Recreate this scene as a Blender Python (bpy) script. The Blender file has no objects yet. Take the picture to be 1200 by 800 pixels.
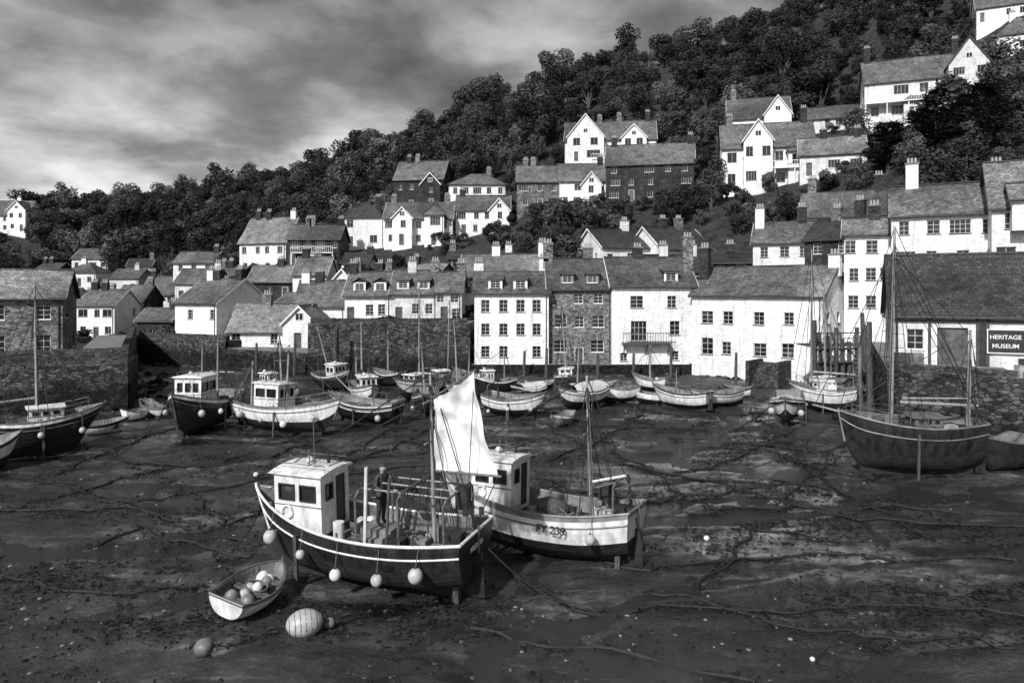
import bpy, math, random
import numpy as np
from mathutils import Vector, Matrix, noise
random.seed(7)
RND=random.random
def U_(a,b): return a+(b-a)*RND()
H=8.5;F=850.;HY=340.
def gx(px,d): return (px-600)/F*d
def gz(py,d): return H-(py-HY)/F*d
def gd(py): return H*F/(py-HY)
sc=bpy.context.scene
col=sc.collection
# ------------------------------------------------ materials
def nm(name,rough=.8,metal=0.,base=.5,spec=.4):
    m=bpy.data.materials.new(name); m.use_nodes=True
    nt=m.node_tree; b=nt.nodes['Principled BSDF']
    b.inputs['Roughness'].default_value=rough; b.inputs['Metallic'].default_value=metal
    b.inputs['Base Color'].default_value=(base,base,base,1)
    b.inputs['Specular IOR Level'].default_value=spec
    return m,nt,b
def nd(nt,t,**k):
    n=nt.nodes.new(t)
    for a,v in k.items():
        if a in n.inputs: n.inputs[a].default_value=v
        else: setattr(n,a,v)
    return n
def ramp(nt,src,stops):
    r=nt.nodes.new('ShaderNodeValToRGB'); e=r.color_ramp.elements
    while len(e)<len(stops): e.new(.5)
    for i,(p,v) in enumerate(stops):
        e[i].position=p; e[i].color=(v,v,v,1)
    nt.links.new(src,r.inputs['Fac']); return r.outputs['Color']
def mul(nt,a,b,mode='MULTIPLY',fac=1.):
    x=nt.nodes.new('ShaderNodeMix'); x.data_type='RGBA'; x.blend_type=mode
    x.inputs[0].default_value=fac
    nt.links.new(a,x.inputs[6])
    if isinstance(b,(int,float)): x.inputs[7].default_value=(b,b,b,1)
    else: nt.links.new(b,x.inputs[7])
    return x.outputs[2]
def mth(nt,op,a,b=None):
    x=nt.nodes.new('ShaderNodeMath'); x.operation=op
    for i,v in enumerate((a,b)):
        if v is None: continue
        if isinstance(v,(int,float)): x.inputs[i].default_value=v
        else: nt.links.new(v,x.inputs[i])
    return x.outputs[0]
def pos(nt,scale=(1,1,1)):
    g=nt.nodes.new('ShaderNodeNewGeometry'); mp=nt.nodes.new('ShaderNodeMapping')
    mp.inputs['Scale'].default_value=scale
    nt.links.new(g.outputs['Position'],mp.inputs['Vector']); return mp.outputs['Vector']
def nz(nt,vec,scale,detail=6,rough=.55):
    n=nd(nt,'ShaderNodeTexNoise'); n.inputs['Scale'].default_value=scale
    n.inputs['Detail'].default_value=detail; n.inputs['Roughness'].default_value=rough
    nt.links.new(vec,n.inputs['Vector']); return n.outputs['Fac']
def bump(nt,b,h,st=.4,dist=.03):
    x=nd(nt,'ShaderNodeBump'); x.inputs['Distance'].default_value=dist
    if isinstance(st,(int,float)): x.inputs['Strength'].default_value=st
    else: nt.links.new(st,x.inputs['Strength'])
    nt.links.new(h,x.inputs['Height']); nt.links.new(x.outputs['Normal'],b.inputs['Normal'])
def mk(name,lo,hi,scale=3,rough=.7,bs=.3,bscale=15,dist=.02,metal=0,vs=(1,1,1),spec=.4):
    m,nt,b=nm(name,rough,metal,spec=spec)
    v=pos(nt,vs)
    nt.links.new(ramp(nt,nz(nt,v,scale,7,.65),[(.34,lo),(.64,hi)]),b.inputs['Base Color'])
    if bs: bump(nt,b,nz(nt,v,bscale),bs,dist)
    return m
def plaster(name,lo,hi,rub=.5):
    m,nt,b=nm(name,.85,spec=.2)
    v=pos(nt); c=ramp(nt,nz(nt,v,1.3,9,.7),[(.3,lo*.88),(.42,lo),(.6,hi)])
    v2=pos(nt,(3.2,3.2,.25)); st=ramp(nt,nz(nt,v2,1.3,7,.72),[(.3,.55),(.41,.88),(.5,1.)])
    c=mul(nt,c,st)
    v3=pos(nt,(.07,.07,.07)); c=mul(nt,c,ramp(nt,nz(nt,v3,1.,2),[(.4,.84),(.6,1.)]))
    nt.links.new(c,b.inputs['Base Color'])
    vo=nd(nt,'ShaderNodeTexVoronoi'); vo.inputs['Scale'].default_value=1.
    nt.links.new(pos(nt,(2.6,2.6,5.)),vo.inputs['Vector'])
    hh=mth(nt,'ADD',mth(nt,'MULTIPLY',vo.outputs['Distance'],-rub),nz(nt,v,9,5))
    bump(nt,b,hh,.8,.1); return m
def stone(name,lo,hi,mortar,sc_=(3.4,3.4,7.),tide=None):
    m,nt,b=nm(name,.9,spec=.25)
    base=pos(nt)
    n=nd(nt,'ShaderNodeTexNoise'); n.inputs['Scale'].default_value=1.5; nt.links.new(base,n.inputs['Vector'])
    ad=nd(nt,'ShaderNodeVectorMath',operation='MULTIPLY_ADD'); nt.links.new(n.outputs['Color'],ad.inputs[0]); ad.inputs[1].default_value=(.25,.25,.15); nt.links.new(base,ad.inputs[2])
    mp=nd(nt,'ShaderNodeMapping'); mp.inputs['Scale'].default_value=sc_; nt.links.new(ad.outputs[0],mp.inputs['Vector'])
    vo=nd(nt,'ShaderNodeTexVoronoi'); vo.inputs['Scale'].default_value=1.; nt.links.new(mp.outputs[0],vo.inputs['Vector'])
    ve=nd(nt,'ShaderNodeTexVoronoi',feature='DISTANCE_TO_EDGE'); ve.inputs['Scale'].default_value=1.; nt.links.new(mp.outputs[0],ve.inputs['Vector'])
    bw=nd(nt,'ShaderNodeRGBToBW'); nt.links.new(vo.outputs['Color'],bw.inputs[0])
    c=ramp(nt,bw.outputs[0],[(.2,lo),(.8,hi)])
    e=ramp(nt,ve.outputs['Distance'],[(.02,0),(.1,1)])
    x=nd(nt,'ShaderNodeMix'); x.data_type='RGBA'; nt.links.new(e,x.inputs[0]); x.inputs[6].default_value=(mortar,)*3+(1,); nt.links.new(c,x.inputs[7])
    o=mul(nt,x.outputs[2],ramp(nt,nz(nt,base,.6,8,.7),[(.3,.4),(.65,1.2)]))
    if tide:
        sp=nd(nt,'ShaderNodeSeparateXYZ'); nt.links.new(base,sp.inputs[0])
        zz=mth(nt,'ADD',sp.outputs[2],mth(nt,'MULTIPLY',nz(nt,base,1.2,6),1.2))
        o=mul(nt,o,ramp(nt,mth(nt,'MULTIPLY',zz,.2),[((tide)/5.,.25),((tide+1.)/5.,1.)]))
    nt.links.new(o,b.inputs['Base Color'])
    bump(nt,b,mth(nt,'ADD',e,mth(nt,'MULTIPLY',nz(nt,base,12,5),.7)),.8,.06)
    return m
def slate(name,lo,hi,lich=1.5):
    m,nt,b=nm(name,.55,spec=.5)
    uv=nd(nt,'ShaderNodeUVMap')
    br=nd(nt,'ShaderNodeTexBrick'); br.offset=.5
    br.inputs['Scale'].default_value=1.; br.inputs['Brick Width'].default_value=.34; br.inputs['Row Height'].default_value=.24
    br.inputs['Mortar Size'].default_value=.014; br.inputs['Color1'].default_value=(lo,lo,lo,1); br.inputs['Color2'].default_value=(hi,hi,hi,1)
    br.inputs['Mortar'].default_value=(lo*.35,)*3+(1,); br.inputs['Bias'].default_value=0
    nt.links.new(uv.outputs[0],br.inputs['Vector'])
    p=pos(nt)
    c=mul(nt,br.outputs['Color'],ramp(nt,nz(nt,p,.7,9,.7),[(.3,.4),(.5,1.),(.72,lich)]))
    c=mul(nt,c,ramp(nt,nz(nt,p,5,4,.6),[(.3,.5),(.7,1.4)]))
    c=mul(nt,c,ramp(nt,nz(nt,pos(nt,(.08,.08,.08)),1.,2),[(.38,.6),(.62,1.4)]))
    nt.links.new(c,b.inputs['Base Color'])
    bump(nt,b,mth(nt,'ADD',mth(nt,'MULTIPLY',br.outputs['Fac'],-1.),nz(nt,p,3,6)),.6,.04)
    return m
WH=plaster('white_limewash',.72,.88); WH2=plaster('offwhite_render',.55,.76,.2); GY=plaster('grey_render',.22,.36,.2)
ST=stone('rubble_stone',.05,.32,.2); STD=stone('dark_stone',.025,.12,.05)
QW=stone('harbour_stone',.025,.13,.02,(2.6,2.6,5.5),tide=2.0)
BRK=stone('dark_slatehung',.03,.08,.03,(4,4,8))
SL=slate('slate_roof',.065,.15); SLD=slate('dark_slate_roof',.022,.052,1.3); SLL=slate('pale_slate_roof',.12,.24)
FRM=mk('window_paint',.6,.76,4,.5,0)
GLS,_nt,_b=nm('window_glass',.08,base=.02,spec=.5)
_c=ramp(_nt,nz(_nt,pos(_nt),.8,2),[(.4,.01),(.62,.03),(.75,.12)]); _nt.links.new(_c,_b.inputs['Base Color'])
DRK=mk('dark_paint',.012,.03,5,.5,.15); DOOR=mk('door_paint',.03,.12,2,.5,.1)
PIPE=mk('gutter_iron',.03,.06,5,.5,0); POT=mk('clay_pot',.2,.4,6,.8,.3)
TIM=mk('weathered_timber',.02,.1,3,.85,.6,20,.03,vs=(6,6,1)); 
HW=mk('boat_white_paint',.42,.82,1.6,.4,.15,8,.01,vs=(2.4,2.4,.7)); HD=mk('boat_dark_paint',.006,.03,2,.38,.15,8,.01,vs=(2,2,.7))
HG=mk('boat_grey_paint',.09,.24,2,.45,.15,8,.01); AF=mk('antifouling',.005,.025,3,.85,.5,12,.03)
VAR=mk('varnished_wood',.06,.15,5,.4,.1); SPAR=mk('spar_timber',.16,.34,4,.5,.1,vs=(4,4,.5)); DK=mk('boat_deck',.06,.17,4,.7,.3)
RP=mk('rope_fibre',.07,.17,20,.95,.3); RPD=mk('weedy_rope',.005,.018,10,.75,.3)
CH=mk('steel_galv',.1,.22,8,.45,.2,metal=.5); SAILM=mk('sail_canvas',.5,.8,1.6,.9,.5,4,.06)
BUOY=mk('buoy_plastic',.28,.45,5,.45,.15); BUOYL=mk('buoy_pale',.5,.68,5,.45,.15); NET=mk('fishing_net',.02,.12,14,.95,.9,30,.05)
TARP=mk('boat_cover_canvas',.4,.62,2,.8,.5,3,.05); BARK=mk('bark',.03,.08,4,.9,.6)
CRATE=mk('fish_crate',.2,.42,2,.6,.1); CONC=mk('quay_concrete',.1,.22,.8,.9,.4)
SKIN=mk('skin',.3,.36,8,.6,.05); HAIR=mk('hair',.02,.05,20,.8,.3)
def leafmat(name,lo,hi):
    m,nt,b=nm(name,.65,spec=.2)
    oi=nd(nt,'ShaderNodeObjectInfo')
    c=ramp(nt,nz(nt,pos(nt),.55,5,.7),[(.3,lo),(.68,hi)])
    c2=ramp(nt,oi.outputs['Random'],[(0,.35),(.5,.8),(.8,1.3),(1,2.4)])
    c=mul(nt,c,ramp(nt,nz(nt,pos(nt),.045,4,.6),[(.36,.4),(.64,1.4)]))
    nt.links.new(mul(nt,c,c2),b.inputs['Base Color']); return m
LEAF=leafmat('foliage_leaves',.015,.066)
UG=mk('undergrowth',.008,.05,.8,.95,1.,3,.6)
# mud : dark ooze, pale patches with a wet glint painted in, smooth wet film
MUD,nt,b=nm('wet_mud',.5,spec=.7)
p=pos(nt); big=nz(nt,p,.14,8,.65); med=nz(nt,p,1.1,9,.72); fine=nz(nt,p,9,8,.7)
strk=nz(nt,pos(nt,(.28,1.3,1)),.7,9,.7)
wet0=nz(nt,pos(nt,(.09,.24,1)),1.,7,.68)
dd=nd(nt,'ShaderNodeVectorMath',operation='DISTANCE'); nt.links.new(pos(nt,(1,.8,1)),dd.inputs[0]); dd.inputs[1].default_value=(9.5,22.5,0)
glint_spot=mth(nt,'MULTIPLY',mth(nt,'MAXIMUM',mth(nt,'SUBTRACT',1.,mth(nt,'DIVIDE',dd.outputs['Value'],9.)),0.),.2)
ws=mth(nt,'ADD',mth(nt,'ADD',wet0,glint_spot),mth(nt,'MULTIPLY',mth(nt,'SUBTRACT',med,.5),.35))
wet=ramp(nt,ws,[(.5,0),(.6,1)])
c=ramp(nt,big,[(.36,.006),(.5,.016),(.6,.036),(.7,.07)])
c=mul(nt,c,ramp(nt,med,[(.32,.3),(.5,1.),(.68,2.2)])); c=mul(nt,c,ramp(nt,strk,[(.4,.25),(.52,1.),(.62,1.7)]))
glint_paint=mth(nt,'ADD',mth(nt,'ADD',wet0,mth(nt,'MULTIPLY',glint_spot,1.)),mth(nt,'MULTIPLY',mth(nt,'SUBTRACT',strk,.5),.9))
c=mul(nt,c,mul(nt,ramp(nt,glint_paint,[(.58,0),(.68,.07),(.82,.2)]),ramp(nt,med,[(.36,.1),(.56,1.2)])),'ADD')  # paler base colour painted in for the wet shine, strongest around the spot
c=mul(nt,c,ramp(nt,fine,[(.3,.25),(.7,1.9)]))
nt.links.new(c,b.inputs['Base Color'])
ro=mth(nt,'SUBTRACT',ramp(nt,strk,[(.4,.42),(.6,.75)]),mth(nt,'MULTIPLY',wet,.3)); nt.links.new(ro,b.inputs['Roughness'])
hh=mth(nt,'ADD',mth(nt,'MULTIPLY',med,1.1),mth(nt,'MULTIPLY',fine,.5)); hh=mth(nt,'ADD',hh,mth(nt,'MULTIPLY',nz(nt,p,34,4,.6),.14))
bump(nt,b,hh,mth(nt,'SUBTRACT',1.,mth(nt,'MULTIPLY',wet,.35)),.2)
nt.links.new(mth(nt,'MULTIPLY',wet,.9),b.inputs['Coat Weight']); b.inputs['Coat Roughness'].default_value=.2; b.inputs['Coat IOR'].default_value=1.6
WAT,nt,b=nm('tide_water',.12,base=.02,spec=1.)
bump(nt,b,nz(nt,pos(nt,(1,2.2,1)),6,6,.7),.9,.1)
# ------------------------------------------------ mesh builder
class MB:
    def __init__(s): s.v=[];s.f=[];s.m=[];s.ms=[]
    def add(s,vs,fs,mat):
        if mat not in s.ms: s.ms.append(mat)
        k=s.ms.index(mat); o=len(s.v)
        s.v+=[tuple(q) for q in vs]
        for f in fs: s.f.append(tuple(i+o for i in f)); s.m.append(k)
    def hexa(s,c,mat): s.add(c,[(0,3,2,1),(4,5,6,7),(0,1,5,4),(1,2,6,5),(2,3,7,6),(3,0,4,7)],mat)
    def box(s,a,b,mat):
        x0,y0,z0=a;x1,y1,z1=b
        s.hexa([(x0,y0,z0),(x1,y0,z0),(x1,y1,z0),(x0,y1,z0),(x0,y0,z1),(x1,y0,z1),(x1,y1,z1),(x0,y1,z1)],mat)
    def path(s,pts,r,mat,n=6,cap=True):
        pts=[Vector(q) for q in pts]; k=len(pts); vs=[];fs=[]
        rs=r if isinstance(r,(list,tuple)) else [r]*k
        for i,q in enumerate(pts):
            t=(pts[min(i+1,k-1)]-pts[max(i-1,0)])
            if t.length<1e-6: t=Vector((0,0,1))
            t.normalize(); a=Vector((0,0,1)) if abs(t.z)<.9 else Vector((1,0,0))
            u=t.cross(a).normalized(); w=u.cross(t)
            for j in range(n):
                an=2*math.pi*j/n; vs.append(q+(u*math.cos(an)+w*math.sin(an))*rs[i])
        for i in range(k-1):
            for j in range(n): fs.append((i*n+j,i*n+(j+1)%n,(i+1)*n+(j+1)%n,(i+1)*n+j))
        if cap: fs.append(tuple(range(n))); fs.append(tuple(range((k-1)*n,k*n))[::-1])
        s.add(vs,fs,mat)
    def tube(s,p,q,r,mat,r2=None,n=8): s.path([p,q],[r,r if r2 is None else r2],mat,n)
    def ball(s,c,r,mat,sc_=(1,1,1),n=12):
        vs=[];fs=[];m=max(6,n//2+2)
        for i in range(m+1):
            th=math.pi*i/m
            for j in range(n):
                ph=2*math.pi*j/n; vs.append((c[0]+r*sc_[0]*math.sin(th)*math.cos(ph),c[1]+r*sc_[1]*math.sin(th)*math.sin(ph),c[2]+r*sc_[2]*math.cos(th)))
        for i in range(m):
            for j in range(n): fs.append((i*n+j,(i+1)*n+j,(i+1)*n+(j+1)%n,i*n+(j+1)%n))
        s.add(vs,fs,mat)
    def build(s,name,parent=None,smooth=False,uv=False):
        if not s.v: return None
        me=bpy.data.meshes.new(name); me.from_pydata(s.v,[],s.f)
        for m in s.ms: me.materials.append(m)
        me.polygons.foreach_set('material_index',s.m)
        if uv:
            l=me.uv_layers.new(name='UVMap').data
            for pg in me.polygons:
                n=pg.normal; t=Vector((0,0,1)).cross(n)
                t=t.normalized() if t.length>1e-3 else Vector((1,0,0)); w=n.cross(t)
                for li in pg.loop_indices:
                    co=me.vertices[me.loops[li].vertex_index].co; l[li].uv=(co.dot(t),co.dot(w))
        if smooth:
            me.polygons.foreach_set('use_smooth',[True]*len(me.polygons))
            me.set_sharp_from_angle(angle=math.radians(40))
        me.update(); o=bpy.data.objects.new(name,me); col.objects.link(o)
        if parent: o.parent=parent
        return o
def empty(name,loc=(0,0,0),rz=0,heel=0,pitch=0):
    e=bpy.data.objects.new(name,None); col.objects.link(e); e.location=loc; e.empty_display_size=.3
    e.rotation_euler=(heel,pitch,rz); return e
def sag(p,q,s=.3,n=10):
    p=Vector(p);q=Vector(q); return [p.lerp(q,i/n)-Vector((0,0,s*4*(i/n)*(1-i/n))) for i in range(n+1)]
Z=Vector((0,0,1))
def wallgrid(mw,mg,O,U,W,Hh,ops,wm,depth=.18,z0=0.,bars=(2,2),frm=None,sill=True,glass=None):
    frm=frm or FRM; glass=glass or GLS
    O=Vector(O);U=Vector(U).normalized();N=U.cross(Z)
    L=lambda u,v,n=0: O+U*u+Z*v+N*n
    ops=[o for o in ops if o[0]>.02 and o[2]<W-.02]
    us=sorted(set([0,W]+[o[0] for o in ops]+[o[2] for o in ops])); vs=sorted(set([z0,Hh]+[o[1] for o in ops]+[o[3] for o in ops]))
    for i in range(len(us)-1):
        for j in range(len(vs)-1):
            cu=(us[i]+us[i+1])/2;cv=(vs[j]+vs[j+1])/2
            if any(o[0]<cu<o[2] and o[1]<cv<o[3] for o in ops): continue
            mw.add([L(us[i],vs[j]),L(us[i+1],vs[j]),L(us[i+1],vs[j+1]),L(us[i],vs[j+1])],[(0,1,2,3)],wm)
    def bx(m,u0,v0,u1,v1,n0,n1,mt): m.hexa([L(u0,v0,n1),L(u1,v0,n1),L(u1,v0,n0),L(u0,v0,n0),L(u0,v1,n1),L(u1,v1,n1),L(u1,v1,n0),L(u0,v1,n0)],mt)
    for o in ops:
        u0,v0,u1,v1=o[:4]; door=len(o)>4
        for a,b_ in (((u0,v0),(u0,v1)),((u0,v1),(u1,v1)),((u1,v1),(u1,v0)),((u1,v0),(u0,v0))):
            mw.add([L(*a),L(*b_),L(*b_,-depth),L(*a,-depth)],[(0,1,2,3)],wm)
        if door:
            mg.add([L(u0,v0,-depth),L(u1,v0,-depth),L(u1,v1,-depth),L(u0,v1,-depth)],[(0,1,2,3)],DOOR)
            for k in range(1,5):
                uu=u0+(u1-u0)*k/5; bx(mg,uu-.01,v0,uu+.01,v1,-depth+.002,-depth+.012,DRK)
            bx(mg,u0+.001,v0,u0+.07,v1-.001,-depth+.004,-.02,frm);bx(mg,u1-.07,v0,u1-.001,v1-.001,-depth+.004,-.02,frm);bx(mg,u0+.07,v1-.08,u1-.07,v1-.001,-depth+.004,-.02,frm)
            continue
        mg.add([L(u0,v0,-depth),L(u1,v0,-depth),L(u1,v1,-depth),L(u0,v1,-depth)],[(0,1,2,3)],glass)
        f=.042
        bx(mg,u0+.001,v0+.001,u0+f,v1-.001,-depth+.004,-depth+.07,frm);bx(mg,u1-f,v0+.001,u1-.001,v1-.001,-depth+.004,-depth+.07,frm)
        bx(mg,u0+f,v0+.001,u1-f,v0+f,-depth+.004,-depth+.07,frm);bx(mg,u0+f,v1-f,u1-f,v1-.001,-depth+.004,-depth+.07,frm)
        nx,ny=bars
        if u1-u0>1.5: nx=nx*2
        for k in range(1,nx):
            uu=u0+(u1-u0)*k/nx; bx(mg,uu-.013,v0+f,uu+.013,v1-f,-depth+.003,-depth+.045,frm)
        for k in range(1,ny):
            vv=v0+(v1-v0)*k/ny; bx(mg,u0+f,vv-.011,u1-f,vv+.011,-depth+.0035,-depth+.04,frm)
        if sill: bx(mg,u0-.05,v0-.06,u1+.05,v0+.008,-.05,.07,STD if wm is WH else frm)
def roofslab(mr,a,b,c,d,mat,th=.13,nx=8,ny=3,jit=.07):
    a,b,c,d=map(Vector,(a,b,c,d)); top=[];bot=[]
    for j in range(ny+1):
        for i in range(nx+1):
            q=a.lerp(b,i/nx).lerp(d.lerp(c,i/nx),j/ny)
            dz=noise.noise(q*.35+Vector((a.x*3.1,a.y,7)))*jit*2
            top.append(q+Vector((0,0,th+dz))); bot.append(q)
    W=nx+1
    mr.add(top,[(j*W+i,j*W+i+1,(j+1)*W+i+1,(j+1)*W+i) for j in range(ny) for i in range(nx)],mat)
    mr.add(bot,[(j*W+i,(j+1)*W+i,(j+1)*W+i+1,j*W+i+1) for j in range(ny) for i in range(nx)],DRK)
    al=top+bot;o=len(top)
    fs=[(i+1,i,o+i,o+i+1) for i in range(nx)]+[(ny*W+i,ny*W+i+1,o+ny*W+i+1,o+ny*W+i) for i in range(nx)]
    fs+=[(j*W,(j+1)*W,o+(j+1)*W,o+j*W) for j in range(ny)]+[((j+1)*W+nx,j*W+nx,o+j*W+nx,o+(j+1)*W+nx) for j in range(ny)]
    mr.add(al,fs,DRK)
def autowins(W,h,cols,rows,ww,wh,door,seed,z00=0,skip=.08):
    r=random.Random(seed); ops=[]
    if cols<1 or rows<1: return ops
    fl=h/rows; dc=r.randrange(cols) if door else -1
    for j in range(rows):
        for i in range(cols):
            cx=W*(i+.5)/cols+r.uniform(-.25,.25); 
            if j==0 and i==dc: ops.append((cx-.48,.02,cx+.48,2.05,1)); continue
            if r.random()<skip: continue
            w=ww*(1.7 if r.random()<.25 else r.uniform(.8,1.05))
            w=min(w,W/cols*.75)
            hh=min(wh,fl*.62); v0=fl*j+fl*.33+.05*r.random()
            ops.append((cx-w/2,v0,cx+w/2,min(v0+hh,h-.12)))
    return ops
def housegeo(mb,ox,oy,oz,w,dep,h,rh,ridge='x',wall=None,roof=None,cols=None,rows=None,win=(.95,1.15),ops=None,sops=None,chim=(),dorm=(),hip=False,door=True,skirt=4.,bars=(2,3),seed=0,gwin=True,ov=.28,gut=True,scols=None,barge=None,shed=False,balc=None,porch=None):
    mw,mr,mg,mc=mb; wall=wall or WH; roof=roof or SL
    rows=rows or max(1,round(h/2.7)); cols=cols if cols is not None else max(1,round(w/2.3)); scols=scols if scols is not None else max(1,round(dep/3.2))
    x0=ox-w/2;x1=ox+w/2;y0=oy;y1=oy+dep
    ops=ops if ops is not None else autowins(w,h,cols,rows,win[0],win[1],door,seed)
    wallgrid(mw,mg,(x0,y0,oz),(1,0,0),w,h,ops,wall,bars=bars,z0=-skirt)
    so=sops if sops is not None else autowins(dep,h,scols,rows,win[0],win[1],False,seed+5,skip=.3)
    wallgrid(mw,mg,(x0,y1,oz),(0,-1,0),dep,h,so,wall,bars=bars,z0=-skirt)
    wallgrid(mw,mg,(x1,y0,oz),(0,1,0),dep,h,so,wall,bars=bars,z0=-skirt)
    wallgrid(mw,mg,(x1,y1,oz),(-1,0,0),w,h,[],wall,z0=-skirt)
    e=ov; ze=oz+h; bgm=barge or (FRM if seed%3==0 else (wall if seed%3==1 else DRK))
    if hip:
        sl=rh/(dep/2); q=min(dep/2,w/2-.3); zr=ze+rh; a=(x0-e,y0-e,ze-e*sl);b=(x1+e,y0-e,ze-e*sl);c=(x1+e,y1+e,ze-e*sl);d=(x0-e,y1+e,ze-e*sl); r0=(x0+q,oy+dep/2,zr);r1=(x1-q,oy+dep/2,zr)
        roofslab(mr,a,b,r1,r0,roof);roofslab(mr,c,d,r0,r1,roof)
        roofslab(mr,b,c,r1,r1,roof);roofslab(mr,d,a,r0,r0,roof)
        zt=Vector((0,0,.15))
        for P,Q in ((a,r0),(b,r1),(c,r1),(d,r0),(r0,r1)): mr.path([Vector(P)+zt,Vector(Q)+zt],.09,SLD,5)
    elif ridge=='x':
        sl=rh/(dep/2); zr=ze+rh; ym=oy+dep/2
        roofslab(mr,(x0-e,y0-e,ze-e*sl),(x1+e,y0-e,ze-e*sl),(x1+e,ym,zr),(x0-e,ym,zr),roof,nx=max(4,int(w)))
        roofslab(mr,(x1+e,y1+e,ze-e*sl),(x0-e,y1+e,ze-e*sl),(x0-e,ym,zr),(x1+e,ym,zr),roof)
        mr.path([(x0-e,ym,zr+.15),(x1+e,ym,zr+.15)],.1,SLD,6)
        for xx,k in ((x0,1),(x1,-1)):
            vs=[(xx,y1,ze),(xx,y0,ze),(xx,ym,zr)]
            mw.add(vs,[(0,1,2)] if k>0 else [(0,2,1)],wall)
        for xx in (x0-e-.02,x1+e-.02):
            for ya in (y0-e,y1+e):
                A=Vector((xx,ya,ze-e*sl-.08));B=Vector((xx,ym,zr-.08)); mr.hexa([A,A+Vector((.04,0,0)),B+Vector((.04,0,0)),B,A+Z*.24,A+Vector((.04,0,.24)),B+Vector((.04,0,.24)),B+Z*.24],bgm)
    else:
        sl=rh/(w/2); zr=ze+rh; xm=ox
        roofslab(mr,(x0-e,y1+e,ze-e*sl),(x0-e,y0-e,ze-e*sl),(xm,y0-e,zr),(xm,y1+e,zr),roof)
        roofslab(mr,(x1+e,y0-e,ze-e*sl),(x1+e,y1+e,ze-e*sl),(xm,y1+e,zr),(xm,y0-e,zr),roof)
        mr.path([(xm,y0-e,zr+.15),(xm,y1+e,zr+.15)],.1,SLD,6)
        mw.add([(x0,y0,ze),(x1,y0,ze),(xm,y0,zr)],[(0,1,2)],wall); mw.add([(x1,y1,ze),(x0,y1,ze),(xm,y1,zr)],[(0,1,2)],wall)
        for xa in (x0-e,x1+e):
            A=Vector((xa,y0-e-.02,ze-e*sl-.06));B=Vector((xm,y0-e-.02,zr-.06)); mr.hexa([A,B,B+Vector((0,.04,0)),A+Vector((0,.04,0)),A+Z*.24,B+Z*.24,B+Vector((0,.04,.24)),A+Vector((0,.04,.24))],barge or FRM)
        if gwin and rh>1.5:
            g0=ze+rh*.18; mg.box((xm-.45,y0-.05,g0),(xm+.45,y0-.01,g0+.85),FRM); mg.box((xm-.38,y0-.06,g0+.07),(xm-.03,y0-.051,g0+.78),GLS); mg.box((xm+.03,y0-.06,g0+.07),(xm+.38,y0-.051,g0+.78),GLS)
    if gut and ridge=='x':
        sl=rh/(dep/2); mr.path([(x0-.2,y0-e-.06,ze-e*sl+.02),(x1+.2,y0-e-.06,ze-e*sl+.02)],.06,PIPE,6)
        xp=x1-.25; mg.path([(xp,y0-e-.06,ze-e*sl),(xp,y0-.07,ze-.5),(xp,y0-.07,oz)],.045,PIPE,6)
    if balc:
        bz,b0,b1,bd=balc; bz+=oz; B0=x0+b0*w;B1=x0+b1*w
        mg.box((B0,y0-bd,bz-.15),(B1,y0-.003,bz),FRM); mg.box((B0,y0-bd,bz+.95),(B1,y0-bd+.08,bz+1.03),FRM)
        k=max(4,int((B1-B0)/.35))
        for i in range(k+1): mg.box((B0+(B1-B0-.05)*i/k,y0-bd+.02,bz),(B0+(B1-B0-.05)*i/k+.05,y0-bd+.06,bz+.95),FRM)
        for i in range(4): xx=B0+(B1-B0-.14)*i/3; mg.box((xx,y0-bd+.1,oz-1.5),(xx+.14,y0-bd+.24,bz-.152),FRM)
    for cx,cy,ch in chim:
        X=ox+cx*w;Y=oy+cy*dep
        if ridge=='x' and not hip: zb=ze+rh*(1-abs(cy-.5)*2)
        elif hip: zb=ze+rh*.7
        else: zb=ze+rh*(1-abs(cx)*2)
        zt=ze+rh+ch*.75+.35; cm=ST if wall is ST else random.Random(int(seed+cx*100)).choice([wall,ST,BRK])
        mc.box((X-.5,Y-.36,zb-.9),(X+.5,Y+.36,zt),cm)
        mc.box((X-.57,Y-.43,zt),(X+.57,Y+.43,zt+.14),CONC)
        for k in (-.28,0,.28): mc.tube((X+k,Y,zt+.14),(X+k,Y,zt+.6),.12,POT,.09)
        if seed%2: mc.tube((X+.3,Y+.2,zt),(X+.3,Y+.2,zt+1.9),.018,PIPE,n=4); [mc.tube((X-.15,Y+.2,zt+1.9-q*.2),(X+.75,Y+.2,zt+1.9-q*.2),.012,PIPE,n=4) for q in (0,1)]
    sl=rh/(dep/2)
    for dx in dorm:
        X=ox+dx*w; yf=oy+.5; zb=ze+sl*.5; hh=1.1; ww=.7
        yb=oy+(.5*sl+hh)/sl+.1
        wallgrid(mw,mg,(X-ww,yf,zb),(1,0,0),2*ww,hh,[(.2,.22,2*ww-.2,hh-.1)],wall,bars=bars,z0=-.3,depth=.08)
        for s_ in (-1,1): mw.add([(X+s_*ww,yf,zb-.3),(X+s_*ww,yf,zb+hh),(X+s_*ww,yb,zb+hh)],[(0,1,2)],roof)
        if shed:
            roofslab(mr,(X-ww-.15,yf-.2,zb+hh-.04),(X+ww+.15,yf-.2,zb+hh-.04),(X+ww+.15,yb+1.,zb+hh+.45),(X-ww-.15,yb+1.,zb+hh+.45),roof,.08,2,1); continue
        P=(X,yf-.2,zb+hh+.5);Q=(X,yb+.9,zb+hh+.5)
        roofslab(mr,(X-ww-.2,yb+.6,zb+hh-.06),(X-ww-.2,yf-.2,zb+hh-.06),P,Q,roof,.08,2,1); roofslab(mr,(X+ww+.2,yf-.2,zb+hh-.06),(X+ww+.2,yb+.6,zb+hh-.06),Q,P,roof,.08,2,1)
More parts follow.
